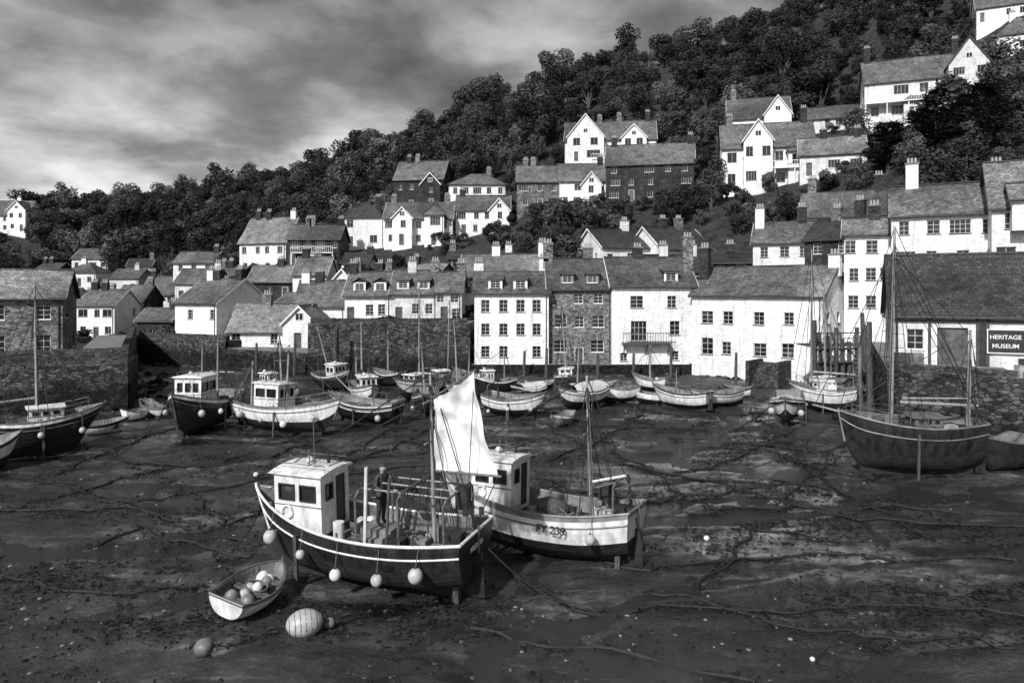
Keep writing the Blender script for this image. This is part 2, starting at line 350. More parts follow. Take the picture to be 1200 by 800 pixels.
        mw.add([(X-ww,yf+.001,zb+hh),(X+ww,yf+.001,zb+hh),(X,yf+.001,zb+hh+.5)],[(0,1,2)],BRK)
FOOT=[];CTRL=[]
HID=[0]
def house(name,px0,px1,yb,ye,yr,d,dep=7.,rot=0.,wings=(),**k):
    HID[0]+=1; k.setdefault('seed',HID[0]*13)
    w=(px1-px0)/F*d; x=gx((px0+px1)/2,d); z=gz(yb,d); h=(yb-ye)/F*d
    rh=(gz(yr,d) if k.get('ridge')=='y' else gz(yr,d+dep/2))-z-h; rh=min(max(rh,1.2),4.8)
    if d>95: k.setdefault('bars',(2,1))
    if d>76 and HID[0]%3==1: k['chim']=tuple(k.get('chim',()))+((-.12,.5,1.1),)
    e=empty(name,(x,d,z),math.radians(rot)); mb=[MB() for _ in range(4)]
    housegeo(mb,0,0,0,w,dep,h,rh,**k)
    for wg in wings:
        kk=dict(wall=k.get('wall'),roof=k.get('roof'),bars=k.get('bars',(2,3)),seed=k['seed']+3); kk.update(wg[7]); housegeo(mb,wg[0],wg[1],wg[2],wg[3],wg[4],wg[5],wg[6],**kk)
    mb[0].build('walls',e); mb[1].build('roof',e,uv=True); mb[2].build('windows_and_door',e); mb[3].build('chimney',e)
    FOOT.append((x,d,w,dep)); CTRL.extend([(x,d-1,z),(x,d+dep,z+1.)])
    return e,w,h
# ------------------------------------------------ harbour outline  (x, y, top)
HP=[(-90,27,3.3),(-46,44,3.3),(-27.3,51.6,3.3),(-44,85,3.),(-31,78.5,2.2),(-20.4,72.5,5.2),(-4.2,72,1.1),(9.7,71.8,1.1),(17.6,72,1.2),(27.6,63.6,2.2),(30.5,61.5,4.1),(20.7,40,4.1),(25.6,35.5,4.1),(60,18,4.1)]
mbq=MB(); THK=[7,7,4,5,7,6,5,5,6,2.5,6,3,7]
for i in range(len(HP)-1):
    a=Vector(HP[i][:2]+(0,));b_=Vector(HP[i+1][:2]+(0,)); u=(b_-a).normalized(); n=Vector((-u.y,u.x,0)); t=HP[i][2]+.004*i; th=THK[i]
    L=(b_-a).length; nx=max(2,int(L/.5)); ny=10; vs=[]
    for j in range(ny+1):
        for k in range(nx+1):
            q=a+u*L*k/nx; q.z=-1.2+(t+1.2)*j/ny
            o=(noise.fractal(q*.9,1,2,3)*.18+noise.noise(q*2.6)*.07) if j<ny else 0
            vs.append(q-n*(o+.025*(ny-j)))
    W=nx+1
    mbq.add(vs,[(j*W+k,j*W+k+1,(j+1)*W+k+1,(j+1)*W+k) for j in range(ny) for k in range(nx)],QW)
    mbq.add([a+Z*t,b_+Z*t,b_+n*th+Z*t,a+n*th+Z*t],[(0,1,2,3)],CONC)
    mbq.add([a+n*.3-Z,a+n*th-Z,a+n*th+Z*t,a+n*.3+Z*t,b_+n*.3-Z,b_+n*th-Z,b_+n*th+Z*t,b_+n*.3+Z*t],[(0,1,2,3),(7,6,5,4),(1,5,6,2)],QW)
    for f in (.2,.5,.8):
        q=a+(b_-a)*f+n*(th+2); CTRL.append((q.x,q.y,t))
mbq.build('harbour_wall')
mp_=MB()
def parapet(p,q,z,h,th=.5):
    a=Vector(p+(0,));b_=Vector(q+(0,));u=(b_-a).normalized();n=Vector((-u.y,u.x,0)); a+=n*.06;b_+=n*.06
    k=max(1,int((b_-a).length/1.2))
    for i in range(k):
        A=a+(b_-a)*i/k;B=a+(b_-a)*(i+1)/k; hh=h+.05*noise.noise(A)+.004*(i%2)
        mp_.hexa([A+Z*z,B+Z*z,B+n*th+Z*z,A+n*th+Z*z,A+Z*(z+hh),B+Z*(z+hh),B+n*th+Z*(z+hh),A+n*th+Z*(z+hh)],STD)
parapet(HP[1][:2],HP[2][:2],3.3,1.1); parapet((-27.4,51.9),(-43.8,84.5),3.3,1.0)
parapet((-44,85.1),(-31,78.6),3.,.6); parapet((-20.2,72.6),(-4.4,72.1),5.2,.5); parapet((20.9,40),(25.6,35.7),4.1,.35); parapet((25.7,35.6),(45,26),4.1,.35)
mp_.build('stone_parapet')
# ------------------------------------------------ waterfront houses
def W_(cx,v,w=.95,h=1.15): return (cx-w/2,v,cx+w/2,v+h)
house('quayside_cottage',-128,58,428,349,318,50.2,7,rot=24,wall=ST,roof=SLL,ops=[W_(9.8,3.1,.9,1.),W_(9.8,.7,.9,1.3),W_(7,3.1),W_(7,.7,1,1.3),W_(4,3.1),W_(4,.7,1,1.3),W_(1.5,3.1)],chim=[(-.3,.5,1)],bars=(2,3))
e,w,h=house('white_cottage',556,643,429,343,320,72.2,8,wall=WH,roof=SL,
  ops=[W_(x,z,.85,h_) for x in (1.1,2.9,4.6,6.2) for z,h_ in ((.9,1.1),(3.1,1.15),(5.4,1.2)) if not (x==4.6 and z==.9)],chim=[(.46,.6,1.6),(-.47,.6,1.)],dorm=(-.22,.12),shed=True)
house('stone_cottage',643,717,430,338,305,73,8,wall=ST,roof=SL,ops=[W_(1.2,1.5,1.3,1.2),W_(4.9,1.5,1.3,1.2),W_(1.2,4,1.2,1.2),W_(3.1,4,.9,1.1),W_(5,4,1.2,1.2),W_(3.,6.4,.9,1.),W_(5,6.4,.9,1.),(2.6,.02,3.5,2.,1)],dorm=(-.2,.2),shed=True,chim=[(-.48,.5,1.8),(.2,.6,1.2)])
e,w,h=house('balcony_cottage',717,815,430,335,303,72.4,9,wall=WH,roof=SL,ops=[(1.9,2.6,3.5,4.6),W_(6.3,3.2,1.,1.4),W_(2.5,5.9,1.3,1.2),W_(6,5.9,.9,1.2),W_(6.3,.7,.8,.9),W_(1.2,.6,.7,.8)],chim=[(.47,.25,2.2),(-.1,.5,1.)],dorm=(.22,),shed=True)
mbb=MB(); zb=2.45
mbb.box((-3.2,-1.1,zb-.12),(1.6,-.01,zb),TIM)
for i in range(19):
    x=-3.15+4.7*i/18; mbb.box((x-.02,-1.08,zb),(x+.02,-1.04,zb+.95),DRK)
mbb.box((-3.2,-1.1,zb+.95),(1.6,-1.02,zb+1.02),DRK)
for x in (-3,-.8,1.4): mbb.tube((x,-1,zb-.1),(x,-.05,zb-1.2),.05,DRK)
mbb.build('balcony',e)
e,w,h=house('long_white_cottage',805,961,427,346,314,67.6,8,rot=-40,wall=WH,roof=SLL,
  ops=[(1,.7,2.2,2.3),(3.2,3.7,4.2,4.9),W_(1.6,3.7,1.2,1.2),(3.1,.8,4,2.),(6.2,3.7,7.2,4.9),W_(6.8,.8,1.2,1.2),(8.8,.8,9.9,2.1),(9.,3.8,9.9,4.9)],
  sops=[W_(1.6,3.9,.9,1.),W_(4.6,3.9,.9,1.),W_(2.8,1.,.9,1.)],chim=[(-.48,.3,2.2),(.49,.5,.9)],skirt=2)
house('terraced_cottage',404,458,380,346,320,82,7,cols=3,rows=1,dorm=(-.2,.25),chim=[(-.45,.5,1.)],wall=WH)
house('terraced_cottage',458,512,380,344,318,82,7,cols=3,rows=1,dorm=(-.25,.2),chim=[(.4,.5,1.)],wall=WH2,shed=True)
house('terraced_cottage',511,541,380,342,320,80,7,cols=2,rows=2,chim=[(.4,.5,1.)],wall=WH2,ridge='x')
house('tall_white_house',541,640,378,326,299,86,7,cols=5,rows=2,dorm=(),chim=[(.47,.5,1.6),(-.1,.5,1)],roof=SLL)
house('cottage_with_porch',345,404,395,358,330,88,6,cols=2,rows=1,wall=WH,chim=[(-.4,.5,1.)])
house('gabled_house',381,420,372,338,316,92,7,cols=2,rows=2,ridge='y',wall=WH2,roof=SL,chim=[(.3,.5,1)])
house('gabled_house',343,382,350,322,302,104,7,cols=2,rows=1,wall=WH,chim=[(-.3,.5,1.2)],roof=SLL)
house('harbourmaster_house',196,262,412,355,328,88,9,cols=4,rows=2,rot=-24,wall=WH,roof=SL,scols=3,chim=[(-.3,.5,1.2),(.4,.5,1.2)],hip=False,sops=[W_(2.5,3.2),W_(6.2,3.2)])
house('harbour_cottage',266,354,410,388,357,80.5,7,cols=4,rows=1,wall=WH,roof=SLL,ridge='x',wings=[(4.2,-1.2,0,3.6,7,3.,1.8,dict(ridge='y',cols=1,rows=1))],chim=[(-.1,.5,1.)])
house('slate_cottage',160,200,405,376,362,100,6,cols=3,rows=1,wall=BRK,chim=[(.3,.5,1.)])
house('gabled_white_house',90,134,398,358,340,112,8,cols=3,rows=2,wall=WH,chim=[(-.4,.5,1.2)],roof=SL)
house('terraced_house',134,168,388,352,335,122,7,cols=2,rows=2,wall=BRK,chim=[(.4,.5,1.)])
house('terraced_house',165,205,374,345,325,132,7,cols=3,rows=2,wall=WH2,chim=[(.4,.5,1.),(-.4,.5,1.)])
house('terraced_house',60,94,392,364,348,118,7,cols=2,rows=1,wall=WH2,chim=[(.4,.5,1.)])
house('white_villa',203,250,336,308,296,134,7,cols=3,rows=2,wall=WH,chim=[(.4,.5,1.)],roof=SLL)
house('white_villa',84,126,318,303,292,180,8,cols=4,rows=1,wall=WH,chim=[(.2,.5,1.)])
house('white_villa',74,112,336,319,309,162,7,cols=3,rows=1,wall=WH,hip=True)
house('white_villa',128,162,345,326,316,158,7,cols=3,rows=1,wall=WH2,chim=[(.2,.5,1.)])
house('white_villa',-30,30,272,252,236,205,8,cols=6,rows=2,wall=WH,chim=[(.2,.5,1.)],wings=[(6,-2,0,5,8,6,2.5,dict(ridge='y'))])
house('white_townhouse',277,338,322,284,256,128,8,cols=4,rows=2,rot=-14,wall=WH,roof=SLL,chim=[(-.35,.5,1.2),(.42,.5,1.2)])
house('terraced_house',205,250,355,332,316,115,7,cols=3,rows=1,wall=WH2,chim=[(.4,.5,1.)])
house('terraced_house',290,342,352,330,312,110,7,cols=3,rows=1,wall=BRK,roof=SLL,chim=[(.1,.5,1.)])
house('bay_fronted_house',337,398,312,280,264,122,7,cols=4,rows=2,wall=BRK,roof=SL,chim=[(-.2,.5,1.),(.44,.5,1.)],balc=(2.3,.1,.9,1.2))
house('hipped_white_house',398,450,290,254,238,130,7,cols=2,rows=2,win=(1.3,1.3),wall=WH,roof=SLD,hip=True,chim=[(.3,.5,1.)])
house('bay_fronted_house',450,530,288,256,238,128,8,cols=5,rows=2,wall=WH,roof=SL,wings=[(-2.6,-1.6,0,3.4,6,4.8,1.8,dict(ridge='y',cols=1,rows=2)),(3,-1.6,0,3.4,6,5.4,2,dict(hip=True,cols=1,rows=2,win=(1.9,1.4)))],chim=[(.4,.5,1.3),(-.4,.5,1)])
house('slate_hung_house',460,520,246,210,190,148,8,cols=4,rows=2,wall=BRK,roof=SL,rot=-10,chim=[(-.3,.5,1.)],wings=[(3,-1.5,0,4.,6,5.,2.2,dict(ridge='y',cols=1,rows=2))])
house('white_villa',526,592,248,216,205,142,8,cols=5,rows=2,wall=WH,roof=SL,hip=True,chim=[(.2,.5,1.)])
house('gabled_white_house',534,597,276,246,230,130,8,cols=4,rows=2,wall=WH,roof=SL,wings=[(3,-1.5,0,3.6,6,4.4,2,dict(ridge='y',cols=1,rows=2))],chim=[(-.4,.5,1.)])
house('stone_villa',606,658,246,213,195,132,8,cols=3,rows=2,wall=ST,roof=SLL,chim=[(-.3,.5,1.)])
house('white_villa',656,712,244,212,193,130,8,cols=4,rows=2,wall=WH,roof=SLL,chim=[(.4,.5,1.3)],wings=[(1.2,-1.6,0,3.6,6,4.,2.2,dict(ridge='y',cols=1,rows=2))])
house('brick_house',710,812,236,192,170,124,9,cols=5,rows=3,wall=BRK,roof=SL,rot=-12,chim=[(-.42,.5,1.4),(.47,.5,1.4)],skirt=6)
house('gabled_mansion',662,768,190,164,138,150,10,cols=6,rows=1,win=(1.7,1.7),wall=WH,roof=SL,rot=-8,balc=(.4,.3,1.,2.2),wings=[(-5,-2,0,7.5,8,5,4.6,dict(ridge='y',cols=2,rows=2,win=(1.6,1.4))),(4.8,-2,0,5,7,4.6,2.6,dict(ridge='y',cols=2,rows=2,win=(1.4,1.3)))],chim=[(.42,.5,2),(.1,.5,1.5)],skirt=7)
house('white_villa',848,952,222,172,146,112,9,cols=4,rows=2,win=(1.4,1.5),wall=WH,roof=SL,rot=-14,balc=(3.1,.35,.98,1.8),wings=[(-1.6,-2,0,4.2,8,7.4,3.,dict(ridge='y',cols=2,rows=2,win=(1.2,1.4))),(4.6,-1.2,0,3.6,7,5.6,2.2,dict(hip=True,cols=1,rows=2,win=(1.9,1.4)))],chim=[(.42,.5,2.4),(-.4,.5,1.5)],skirt=6)
house('gabled_white_house',855,925,165,138,116,132,8,cols=4,rows=1,wall=WH,roof=SL,rot=-14,wings=[(3,-1.5,0,4.6,6,4.4,3.2,dict(ridge='y',cols=1,rows=1))],chim=[(-.4,.5,1.5)],skirt=6)
house('hillside_cottage',940,1012,205,180,162,105,7,cols=3,rows=1,wall=WH2,roof=SLL,rot=-20,chim=[(.4,.5,1.)],skirt=5)
house('large_hill_house',1020,1145,140,92,62,118,10,cols=5,rows=2,win=(1.3,1.5),wall=WH2,roof=SL,rot=-22,balc=(3.,.0,.55,1.8),wings=[(6,-2,0,5.6,9,8,4.,dict(ridge='y',cols=2,rows=3,wall=WH2,barge=DRK)),(-1,-1.2,0,4,3,3,1.2,dict(cols=2,rows=1,hip=True))],chim=[(-.46,.5,2.8),(.3,.5,2.8)],skirt=7)
house('hilltop_house',1150,1215,22,5,-12,150,8,cols=5,rows=1,wall=WH,roof=SL,skirt=8,rot=-25)
house('hilltop_house',1172,1225,62,38,22,138,8,cols=3,rows=1,wall=WH,roof=SL,hip=True,skirt=8,rot=-25)
house('hillside_cottage',945,1010,152,138,126,130,7,cols=4,rows=1,wall=WH2,roof=SL,rot=-20)
house('dark_roofed_house',703,772,316,290,270,92,8,cols=3,rows=1,wall=WH,roof=SLD,rot=20,chim=[(.2,.5,1.2)])
house('dark_roofed_house',770,842,318,292,268,92,8,cols=3,rows=1,wall=WH,roof=SLD,rot=24,chim=[(.2,.5,1.2)])
house('stone_house',833,880,330,308,302,84,6,cols=2,rows=1,wall=BRK,roof=SLD,rot=-15,chim=[(0,.5,1.)])
house('chimneyed_cottage',884,950,336,284,262,80,7,cols=3,rows=2,wall=WH,roof=SL,rot=-24,chim=[(-.42,.4,1.8),(.3,.5,1.8)])
house('stone_house',942,1000,332,280,258,77,7,cols=2,rows=2,wall=BRK,roof=SLD,rot=-48,chim=[(.35,.5,2.)])
house('terraced_house',942,1048,292,252,226,86,8,cols=5,rows=2,wall=WH,roof=SL,rot=-26,chim=[(-.4,.5,2),(.3,.5,2.)],skirt=6)
house('tall_white_house',992,1046,372,275,258,66,6,cols=3,rows=3,wall=WH,roof=SLL,rot=-26,skirt=6,chim=[(.1,.5,1.2)])
house('quay_house',1052,1168,322,250,218,61,6.5,cols=4,rows=2,wall=WH,roof=SL,rot=-27,chim=[(-.3,.5,2.2),(.46,.5,1.6)],skirt=8,seed=44)
house('quay_house',1172,1275,322,240,190,56,7,cols=3,rows=2,win=(1.3,1.3),wall=WH,roof=SLL,rot=-27,skirt=8,wings=[(0,-1.2,3.6,4.4,3,2.3,1.2,dict(cols=2,rows=1,door=False,skirt=.2))])
house('stone_shed',690,760,344,322,306,80,6,cols=2,rows=1,wall=STD,roof=SL)
house('stone_shed',752,835,346,318,300,81,6,cols=2,rows=1,wall=WH2,roof=SLD,chim=[(.3,.5,1.2)])
for (a,b_,yb,ye,yr,d) in [(250,285,372,350,336,105),(318,350,380,358,344,100),(425,470,345,330,318,98),(470,515,338,322,310,104),(560,600,322,306,296,104),(240,278,347,325,314,122),(166,196,352,336,325,150),(30,66,395,372,356,110),(108,140,372,352,342,140),(525,560,318,303,294,108),(196,232,392,366,352,108),(58,84,360,346,338,150),(20,56,356,340,330,140),(228,262,322,306,298,150),(355,385,334,318,306,112),(400,432,325,308,298,112),(150,176,326,312,304,170),(40,66,330,317,309,172)]:
    house('terraced_house',a,b_,yb,ye,yr,d,7,cols=2,rows=1,rot=random.choice([-18,0,0,15]),wall=random.choice([WH,WH,WH2,GY,BRK]),roof=random.choice([SL,SLL,SLD]),chim=[(random.choice([-.4,.4]),.5,1.)])
# museum
RM=-24
e,w,h=house('heritage_museum',1062,1300,431,368,300,41.,7.5,rot=RM,wall=WH2,roof=SLD,cols=0,ops=[(2.2,.02,3.9,2.3,1),(.7,.9,1.6,2.1)],gut=True,skirt=1,barge=DRK)
mm=MB()
for x in (-w/2+.1,-w/2+1.8,-w/2+4.2,-w/2+4.7,-w/2+7.2): mm.box((x,-.07,0),(x+.16,.02,3.),TIM)
mm.box((-w/2,-.1,2.5),(w/2,-.03,2.68),TIM); mm.box((-w/2+4.36,-.035,0),(-w/2+4.7,.02,2.5),DRK)
mm.build('timber_frame',e)
se=empty('museum_sign'); cr,sr=math.cos(math.radians(RM)),math.sin(math.radians(RM)); ec=e.location; lx=-w/2+4.75; ly=-.16
se.location=(ec.x+lx*cr-ly*sr,ec.y+lx*sr+ly*cr,ec.z+.85); se.rotation_euler=(0,0,math.radians(RM))
ms=MB(); ms.box((0,-.03,0),(1.85,.03,1.3),DRK)
ms.box((-.04,-.045,-.04),(1.89,-.031,.015),FRM);ms.box((-.04,-.045,1.285),(1.89,-.031,1.34),FRM);ms.box((-.04,-.045,.015),(.015,-.031,1.285),FRM);ms.box((1.835,-.045,.015),(1.89,-.031,1.285),FRM)
ms.build('board',se)
def text(s,loc,size,parent,rot=(math.pi/2,0,0),mat=None):
    c=bpy.data.curves.new('lettering','FONT'); c.body=s; c.size=size; c.extrude=.006; c.offset=.004; c.materials.append(mat or FRM)
    o=bpy.data.objects.new('lettering',c); col.objects.link(o); o.parent=parent; o.location=loc; o.rotation_euler=rot; return o
text('HERITAGE',(.09,-.04,.78),.33,se); text('MUSEUM',(.2,-.04,.28),.33,se)
# ------------------------------------------------ terrain
SKY=[(-300,275,260),(-100,272,260),(0,266,260),(50,262,280),(120,264,300),(200,253,300),(260,241,290),(340,228,280),(420,204,262),(480,180,250),(560,150,240),(640,118,235),(720,90,230),(800,66,225),(880,42,220),(950,14,220),(1050,-36,215),(1200,-95,210),(1400,-150,200)]
for px,py,d in SKY:
    x=gx(px,d);z=gz(py,d); CTRL+= [(x,d,z),(x*1.3,d*1.35,z*.8)]
for px,py,d in [(120,320,190),(200,305,180),(30,300,190),(300,270,180),(400,245,170),(600,200,170),(550,200,170),(700,130,180),(800,130,170),(850,95,180),(960,90,170),(1080,20,165),(640,275,112),(760,255,110),(820,250,104),(900,245,100),(1050,190,95),(1120,190,90),(1160,200,80),(250,290,160),(620,295,98),(560,290,115)]:
    CTRL.append((gx(px,d),d,gz(py,d)))
C=np.array(CTRL,float); A=C[:,:2]
keep=[0]
for i in range(1,len(A)):
    if min(np.hypot(*(A[i]-A[j])) for j in keep)>2.5: keep.append(i)
C=C[keep];A=C[:,:2];n=len(C)
D=np.hypot(A[:,None,0]-A[None,:,0],A[:,None,1]-A[None,:,1])
Mx=np.zeros((n+1,n+1));Mx[:n,:n]=-D;Mx[:n,n]=1;Mx[n,:n]=1
sol=np.linalg.solve(Mx+np.diag([1.5]*n+[0]),np.append(C[:,2],0))
def TH(x,y):
    x=np.asarray(x,float);y=np.asarray(y,float); r=np.full(x.shape,sol[n])
    for i in range(n): r=r-sol[i]*np.hypot(x-A[i,0],y-A[i,1])
    return r
poly=[(p[0],p[1]) for p in HP]+[(60,-60),(-90,-60)]
def inside(x,y):
    c=np.zeros(x.shape,bool);j=len(poly)-1
    for i in range(len(poly)):
        xi,yi=poly[i];xj,yj=poly[j]
        if yi!=yj: c^=((yi>y)!=(yj>y))&(x<(xj-xi)*(y-yi)/(yj-yi)+xi)
        j=i
    return c
def edist(x,y):
    best=np.full(x.shape,1e9);top=np.zeros(x.shape)
    for i in range(len(HP)-1):
        ax,ay,t=HP[i];bx,by,_=HP[i+1]; L2=(bx-ax)**2+(by-ay)**2
        s=np.clip(((x-ax)*(bx-ax)+(y-ay)*(by-ay))/L2,0,1); dd=np.hypot(x-ax-s*(bx-ax),y-ay-s*(by-ay))
        m=dd<best; best=np.where(m,dd,best);top=np.where(m,t,top)
    return best,top
def ground(x,y):
    z=TH(x,y); ed,tp=edist(x,y)
    z=np.where(ed<12,np.minimum(z,tp-.4+np.maximum(ed-6,0)*1.2),z); z=np.maximum(z,.6)
    return np.where(inside(x,y)|(ed<2.2),-2.5,z)
xs=np.concatenate([np.arange(-420,-120,8),np.arange(-120,110,1.6),np.arange(110,420,8)]); ys=np.concatenate([np.arange(-60,30,6),np.arange(30,160,1.6),np.arange(160,420,5)])
X,Y=np.meshgrid(xs,ys); ZG=ground(X,Y)
vs=[(float(X[j,i]),float(Y[j,i]),float(ZG[j,i])+ (noise.fractal(Vector((X[j,i]*.12,Y[j,i]*.12,0)),1,2,4)*.5 if Y[j,i]>95 else 0)) for j in range(len(ys)) for i in range(len(xs))]
W=len(xs); g=MB(); g.v=vs; g.f=[(j*W+i,j*W+i+1,(j+1)*W+i+1,(j+1)*W+i) for j in range(len(ys)-1) for i in range(W-1)]; g.m=[0]*len(g.f); g.ms=[UG]; g.build('hillside_terrain',smooth=True)
# ------------------------------------------------ mud
def mudh(x,y):
    a=noise.fractal(Vector((x*.13,y*.2,3)),1,2,4)*.1
    q=noise.noise(Vector((x*.35,y*.9,1)))*.6+noise.noise(Vector((x*1.3,y*2.2,5)))*.4
    a+=.055*(1-abs(q)*3.2) - .02 + noise.noise(Vector((x*2.7,y*3.3,2)))*.025
    w=noise.noise(Vector((x*.4,y*.4,8)))*.1
    qq=noise.noise(Vector((x*.07,y*.17,7)))+w; a-=.13*math.exp(-(qq/.045)**2)
    qq=noise.noise(Vector((x*.11,y*.1,17)))+w; a-=.09*math.exp(-(qq/.03)**2)
    a-=.075*math.exp(-(((x-8.5)/5)**2+((y-28)/6)**2)); a-=.05*math.exp(-(((x+22)/9)**2+((y-48)/5)**2)); a-=.05*math.exp(-(((x-3)/4)**2+((y-16)/2)**2))
    a+=.22*max(0,1-abs(y-74)/9)
    return a+.045
rows=[-6.];
while rows[-1]<96: rows.append(rows[-1]+max(.08,(rows[-1]+6)*.0085))
vs=[];nx=600
for y in rows:
    hw=(y+14)*1.25
    for i in range(nx+1):
        x=-hw+2*hw*i/nx
        if y<45 and abs(x)<y*.8+6: h_=mudh(x,y)+noise.noise(Vector((x*6,y*6,0)))*.02+noise.noise(Vector((x*13,y*13,3)))*.01
        else: h_=mudh(x,y)
        vs.append((x,y,h_))
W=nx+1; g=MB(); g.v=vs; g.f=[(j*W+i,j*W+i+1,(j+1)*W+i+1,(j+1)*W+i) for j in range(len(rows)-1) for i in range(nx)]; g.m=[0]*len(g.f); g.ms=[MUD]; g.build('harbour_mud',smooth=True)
g=MB(); g.add([(-100,-20,-.04),(100,-20,-.04),(100,95,-.04),(-100,95,-.04)],[(0,1,2,3)],WAT); g.build('tidal_water')
g=MB()
for i in range(6500):
    y=U_(12,70) if i%2 else U_(12,32); x=U_(-.72,.72)*y; 
    if inside(np.array(x),np.array(y))==False: continue
    if noise.noise(Vector((x*.25,y*.25,9)))<-.02 : continue
    r=U_(.012,.045)*(1+y/60); g.ball((x,y,mudh(x,y)+r*.1),r,random.choice([QW,QW,QW,STD,STD,RPD,RPD,RPD,CONC]),(U_(.8,1.5),U_(.8,1.5),.6),5)
g.build('pebbles')
g=MB()
def weed(x,y,r,k,mt=RPD):
    for _ in range(k):
        a=U_(0,6.28);q=r*RND()**.5; X=x+math.cos(a)*q*1.8;Y_=y+math.sin(a)*q;zz=mudh(X,Y_)+U_(.005,.05); s=U_(.03,.13);b0=U_(0,3.14)
        g.add([(X+math.cos(b0)*s,Y_+math.sin(b0)*s,zz),(X-math.sin(b0)*s*.4,Y_+math.cos(b0)*s*.4,zz+U_(0,.06)),(X-math.cos(b0)*s,Y_-math.sin(b0)*s,zz),(X+math.sin(b0)*s*.4,Y_-math.cos(b0)*s*.4,zz+.01)],[(0,1,2,3)],mt)
for i in range(2600):
    y=U_(12,66);x=U_(-.72,.72)*y
    if noise.noise(Vector((x*.12,y*.34,4)))>.0: weed(x,y,U_(.1,.9),int(U_(8,40)))
LINES=[[(575,655),(620,690),(680,716),(760,720)],[(640,650),(760,672),(850,660),(1000,652),(1210,664)],[(690,716),(900,712),(1210,720)],[(100,520),(160,546),(240,545),(310,528)],[(195,562),(235,596),(278,645)],[(380,515),(300,540),(180,552),(60,585)],[(930,505),(860,540),(770,560)],[(640,500),(700,540),(800,560),(985,575)],[(40,560),(180,610),(300,640)],[(450,510),(520,530),(560,560)],[(740,490),(800,520),(900,530),(1000,560)],[(0,600),(150,600),(240,620)],[(600,470),(700,500),(850,505)],[(800,600),(950,590),(1130,600)],[(480,500),(430,520),(380,560)],[(560,740),(760,770),(900,810)],[(215,500),(150,520),(60,560)],[(300,500),(420,540),(620,520)],[(120,600),(330,560),(560,545)],[(980,540),(900,600),(820,700)],[(0,680),(120,700),(240,690)],[(820,560),(1000,610),(1210,620)],[(760,690),(950,740),(1210,760)],[(620,560),(760,590),(900,570)],[(700,470),(800,490),(900,485)],[(100,640),(180,620),(300,660)],[(470,470),(560,490),(680,480)],[(860,520),(960,530),(1000,520)],[(660,480),(720,530),(860,610),(1000,640)],[(760,480),(700,520),(640,545)],[(590,470),(470,520),(330,590),(200,640)],[(880,480),(960,560),(1100,640)],[(420,500),(330,520),(230,520)]]
gr=0
for ln in LINES:
    pts=[Vector((gx(a,gd(b_)),gd(b_),0)) for a,b_ in ln]; o=[]
    for i in range(len(pts)-1):
        k=max(4,int((pts[i+1]-pts[i]).length/.35))
        for j in range(k):
            q=pts[i].lerp(pts[i+1],j/k); q+=Vector((noise.noise(q*.5),noise.noise(q*.5+Vector((9,0,0))),0))*.6
            q.z=mudh(q.x,q.y)+.035; o.append(q)
            if RND()<.85: weed(q.x,q.y,.26,9)
    m=MB(); m.path(o,.036+.016*(gr%2),RPD,5); m.build('mooring_chain',smooth=True); gr+=1
g.build('seaweed')
# ------------------------------------------------ trees
def crown(name,seed,R,Hc,base,nl,size,mat,lobes=11,trunk=True):
    r=random.Random(seed); m=MB()
    L=[]
    for i in range(lobes):
        a=r.uniform(0,6.28);q=R*.66*r.random()**.6;zz=base+Hc*(.18+.68*r.random()); k=1-abs((zz-base)/Hc-.45)*.7
        L.append((Vector((math.cos(a)*q*k,math.sin(a)*q*k,zz)),R*r.uniform(.22,.46)))
    if trunk:
        m.path([(0,0,-1),(.05*R,0,base*.6),(0,.05*R,base+Hc*.5)],[R*.09,R*.07,R*.02],BARK,6)
        for c,q in L[:6]: m.path([(0,0,base*.7+.2*r.random()),c*.55+Vector((0,0,base*.35)),c],[R*.045,R*.03,R*.01],BARK,5)
    tot=sum(q*q for _,q in L)
    for c,q in L:
        for _ in range(int(nl*q*q/tot)):
            v=Vector((r.gauss(0,1),r.gauss(0,1),r.gauss(0,1)+.25)).normalized()
            rad=q*(1-.35*r.random()**2)*(1+.35*noise.noise(v*2.3+c))
            p0=c+Vector((v.x*rad,v.y*rad,v.z*rad*.85)); nn=(v+Vector((r.gauss(0,.45),r.gauss(0,.45),r.gauss(0,.45)))).normalized()
            t=nn.cross(Vector((r.random()-.5,r.random()-.5,1))).normalized();b_=nn.cross(t); s=size*r.uniform(.55,1.3)
            m.add([p0+t*s,p0+b_*s*.6,p0-t*s,p0-b_*s*.6],[(0,1,2,3)],mat)
    me_o=m.build(name); me=me_o.data; bpy.data.objects.remove(me_o); return me
TM=[crown('broadleaf_crown',i,3.4,4.6+.6*(i%4),1.4,1900,.21,LEAF,lobes=8+i) for i in range(8)]
SM=[crown('shrub',20+i,1.3,1.7,.1,500,.14,LEAF,lobes=6,trunk=False) for i in range(3)]
wood=empty('hillside_woodland'); shr=empty('hillside_shrubs')
skpx=[s[0] for s in SKY];skd=[s[2] for s in SKY]
cand=[]
y=76.
while y<312:
    st=4.4 if y<150 else 5.4
    x=-.86*y-10
    while x<.84*y+10:
        cand.append((x+U_(-.5,.5)*st,y+U_(-.5,.5)*st)); x+=st
    y+=st
ca=np.array(cand); gh=ground(ca[:,0],ca[:,1]); nt_=0
def blocked(x,y,fr,side=2.):
    for (hx,hy,hw_,hd) in FOOT:
        xx=hx*y/hy if y<hy else hx
        if abs(x-xx)<hw_/2+side and hy-fr<y<hy+hd+1.5: return True
    return False
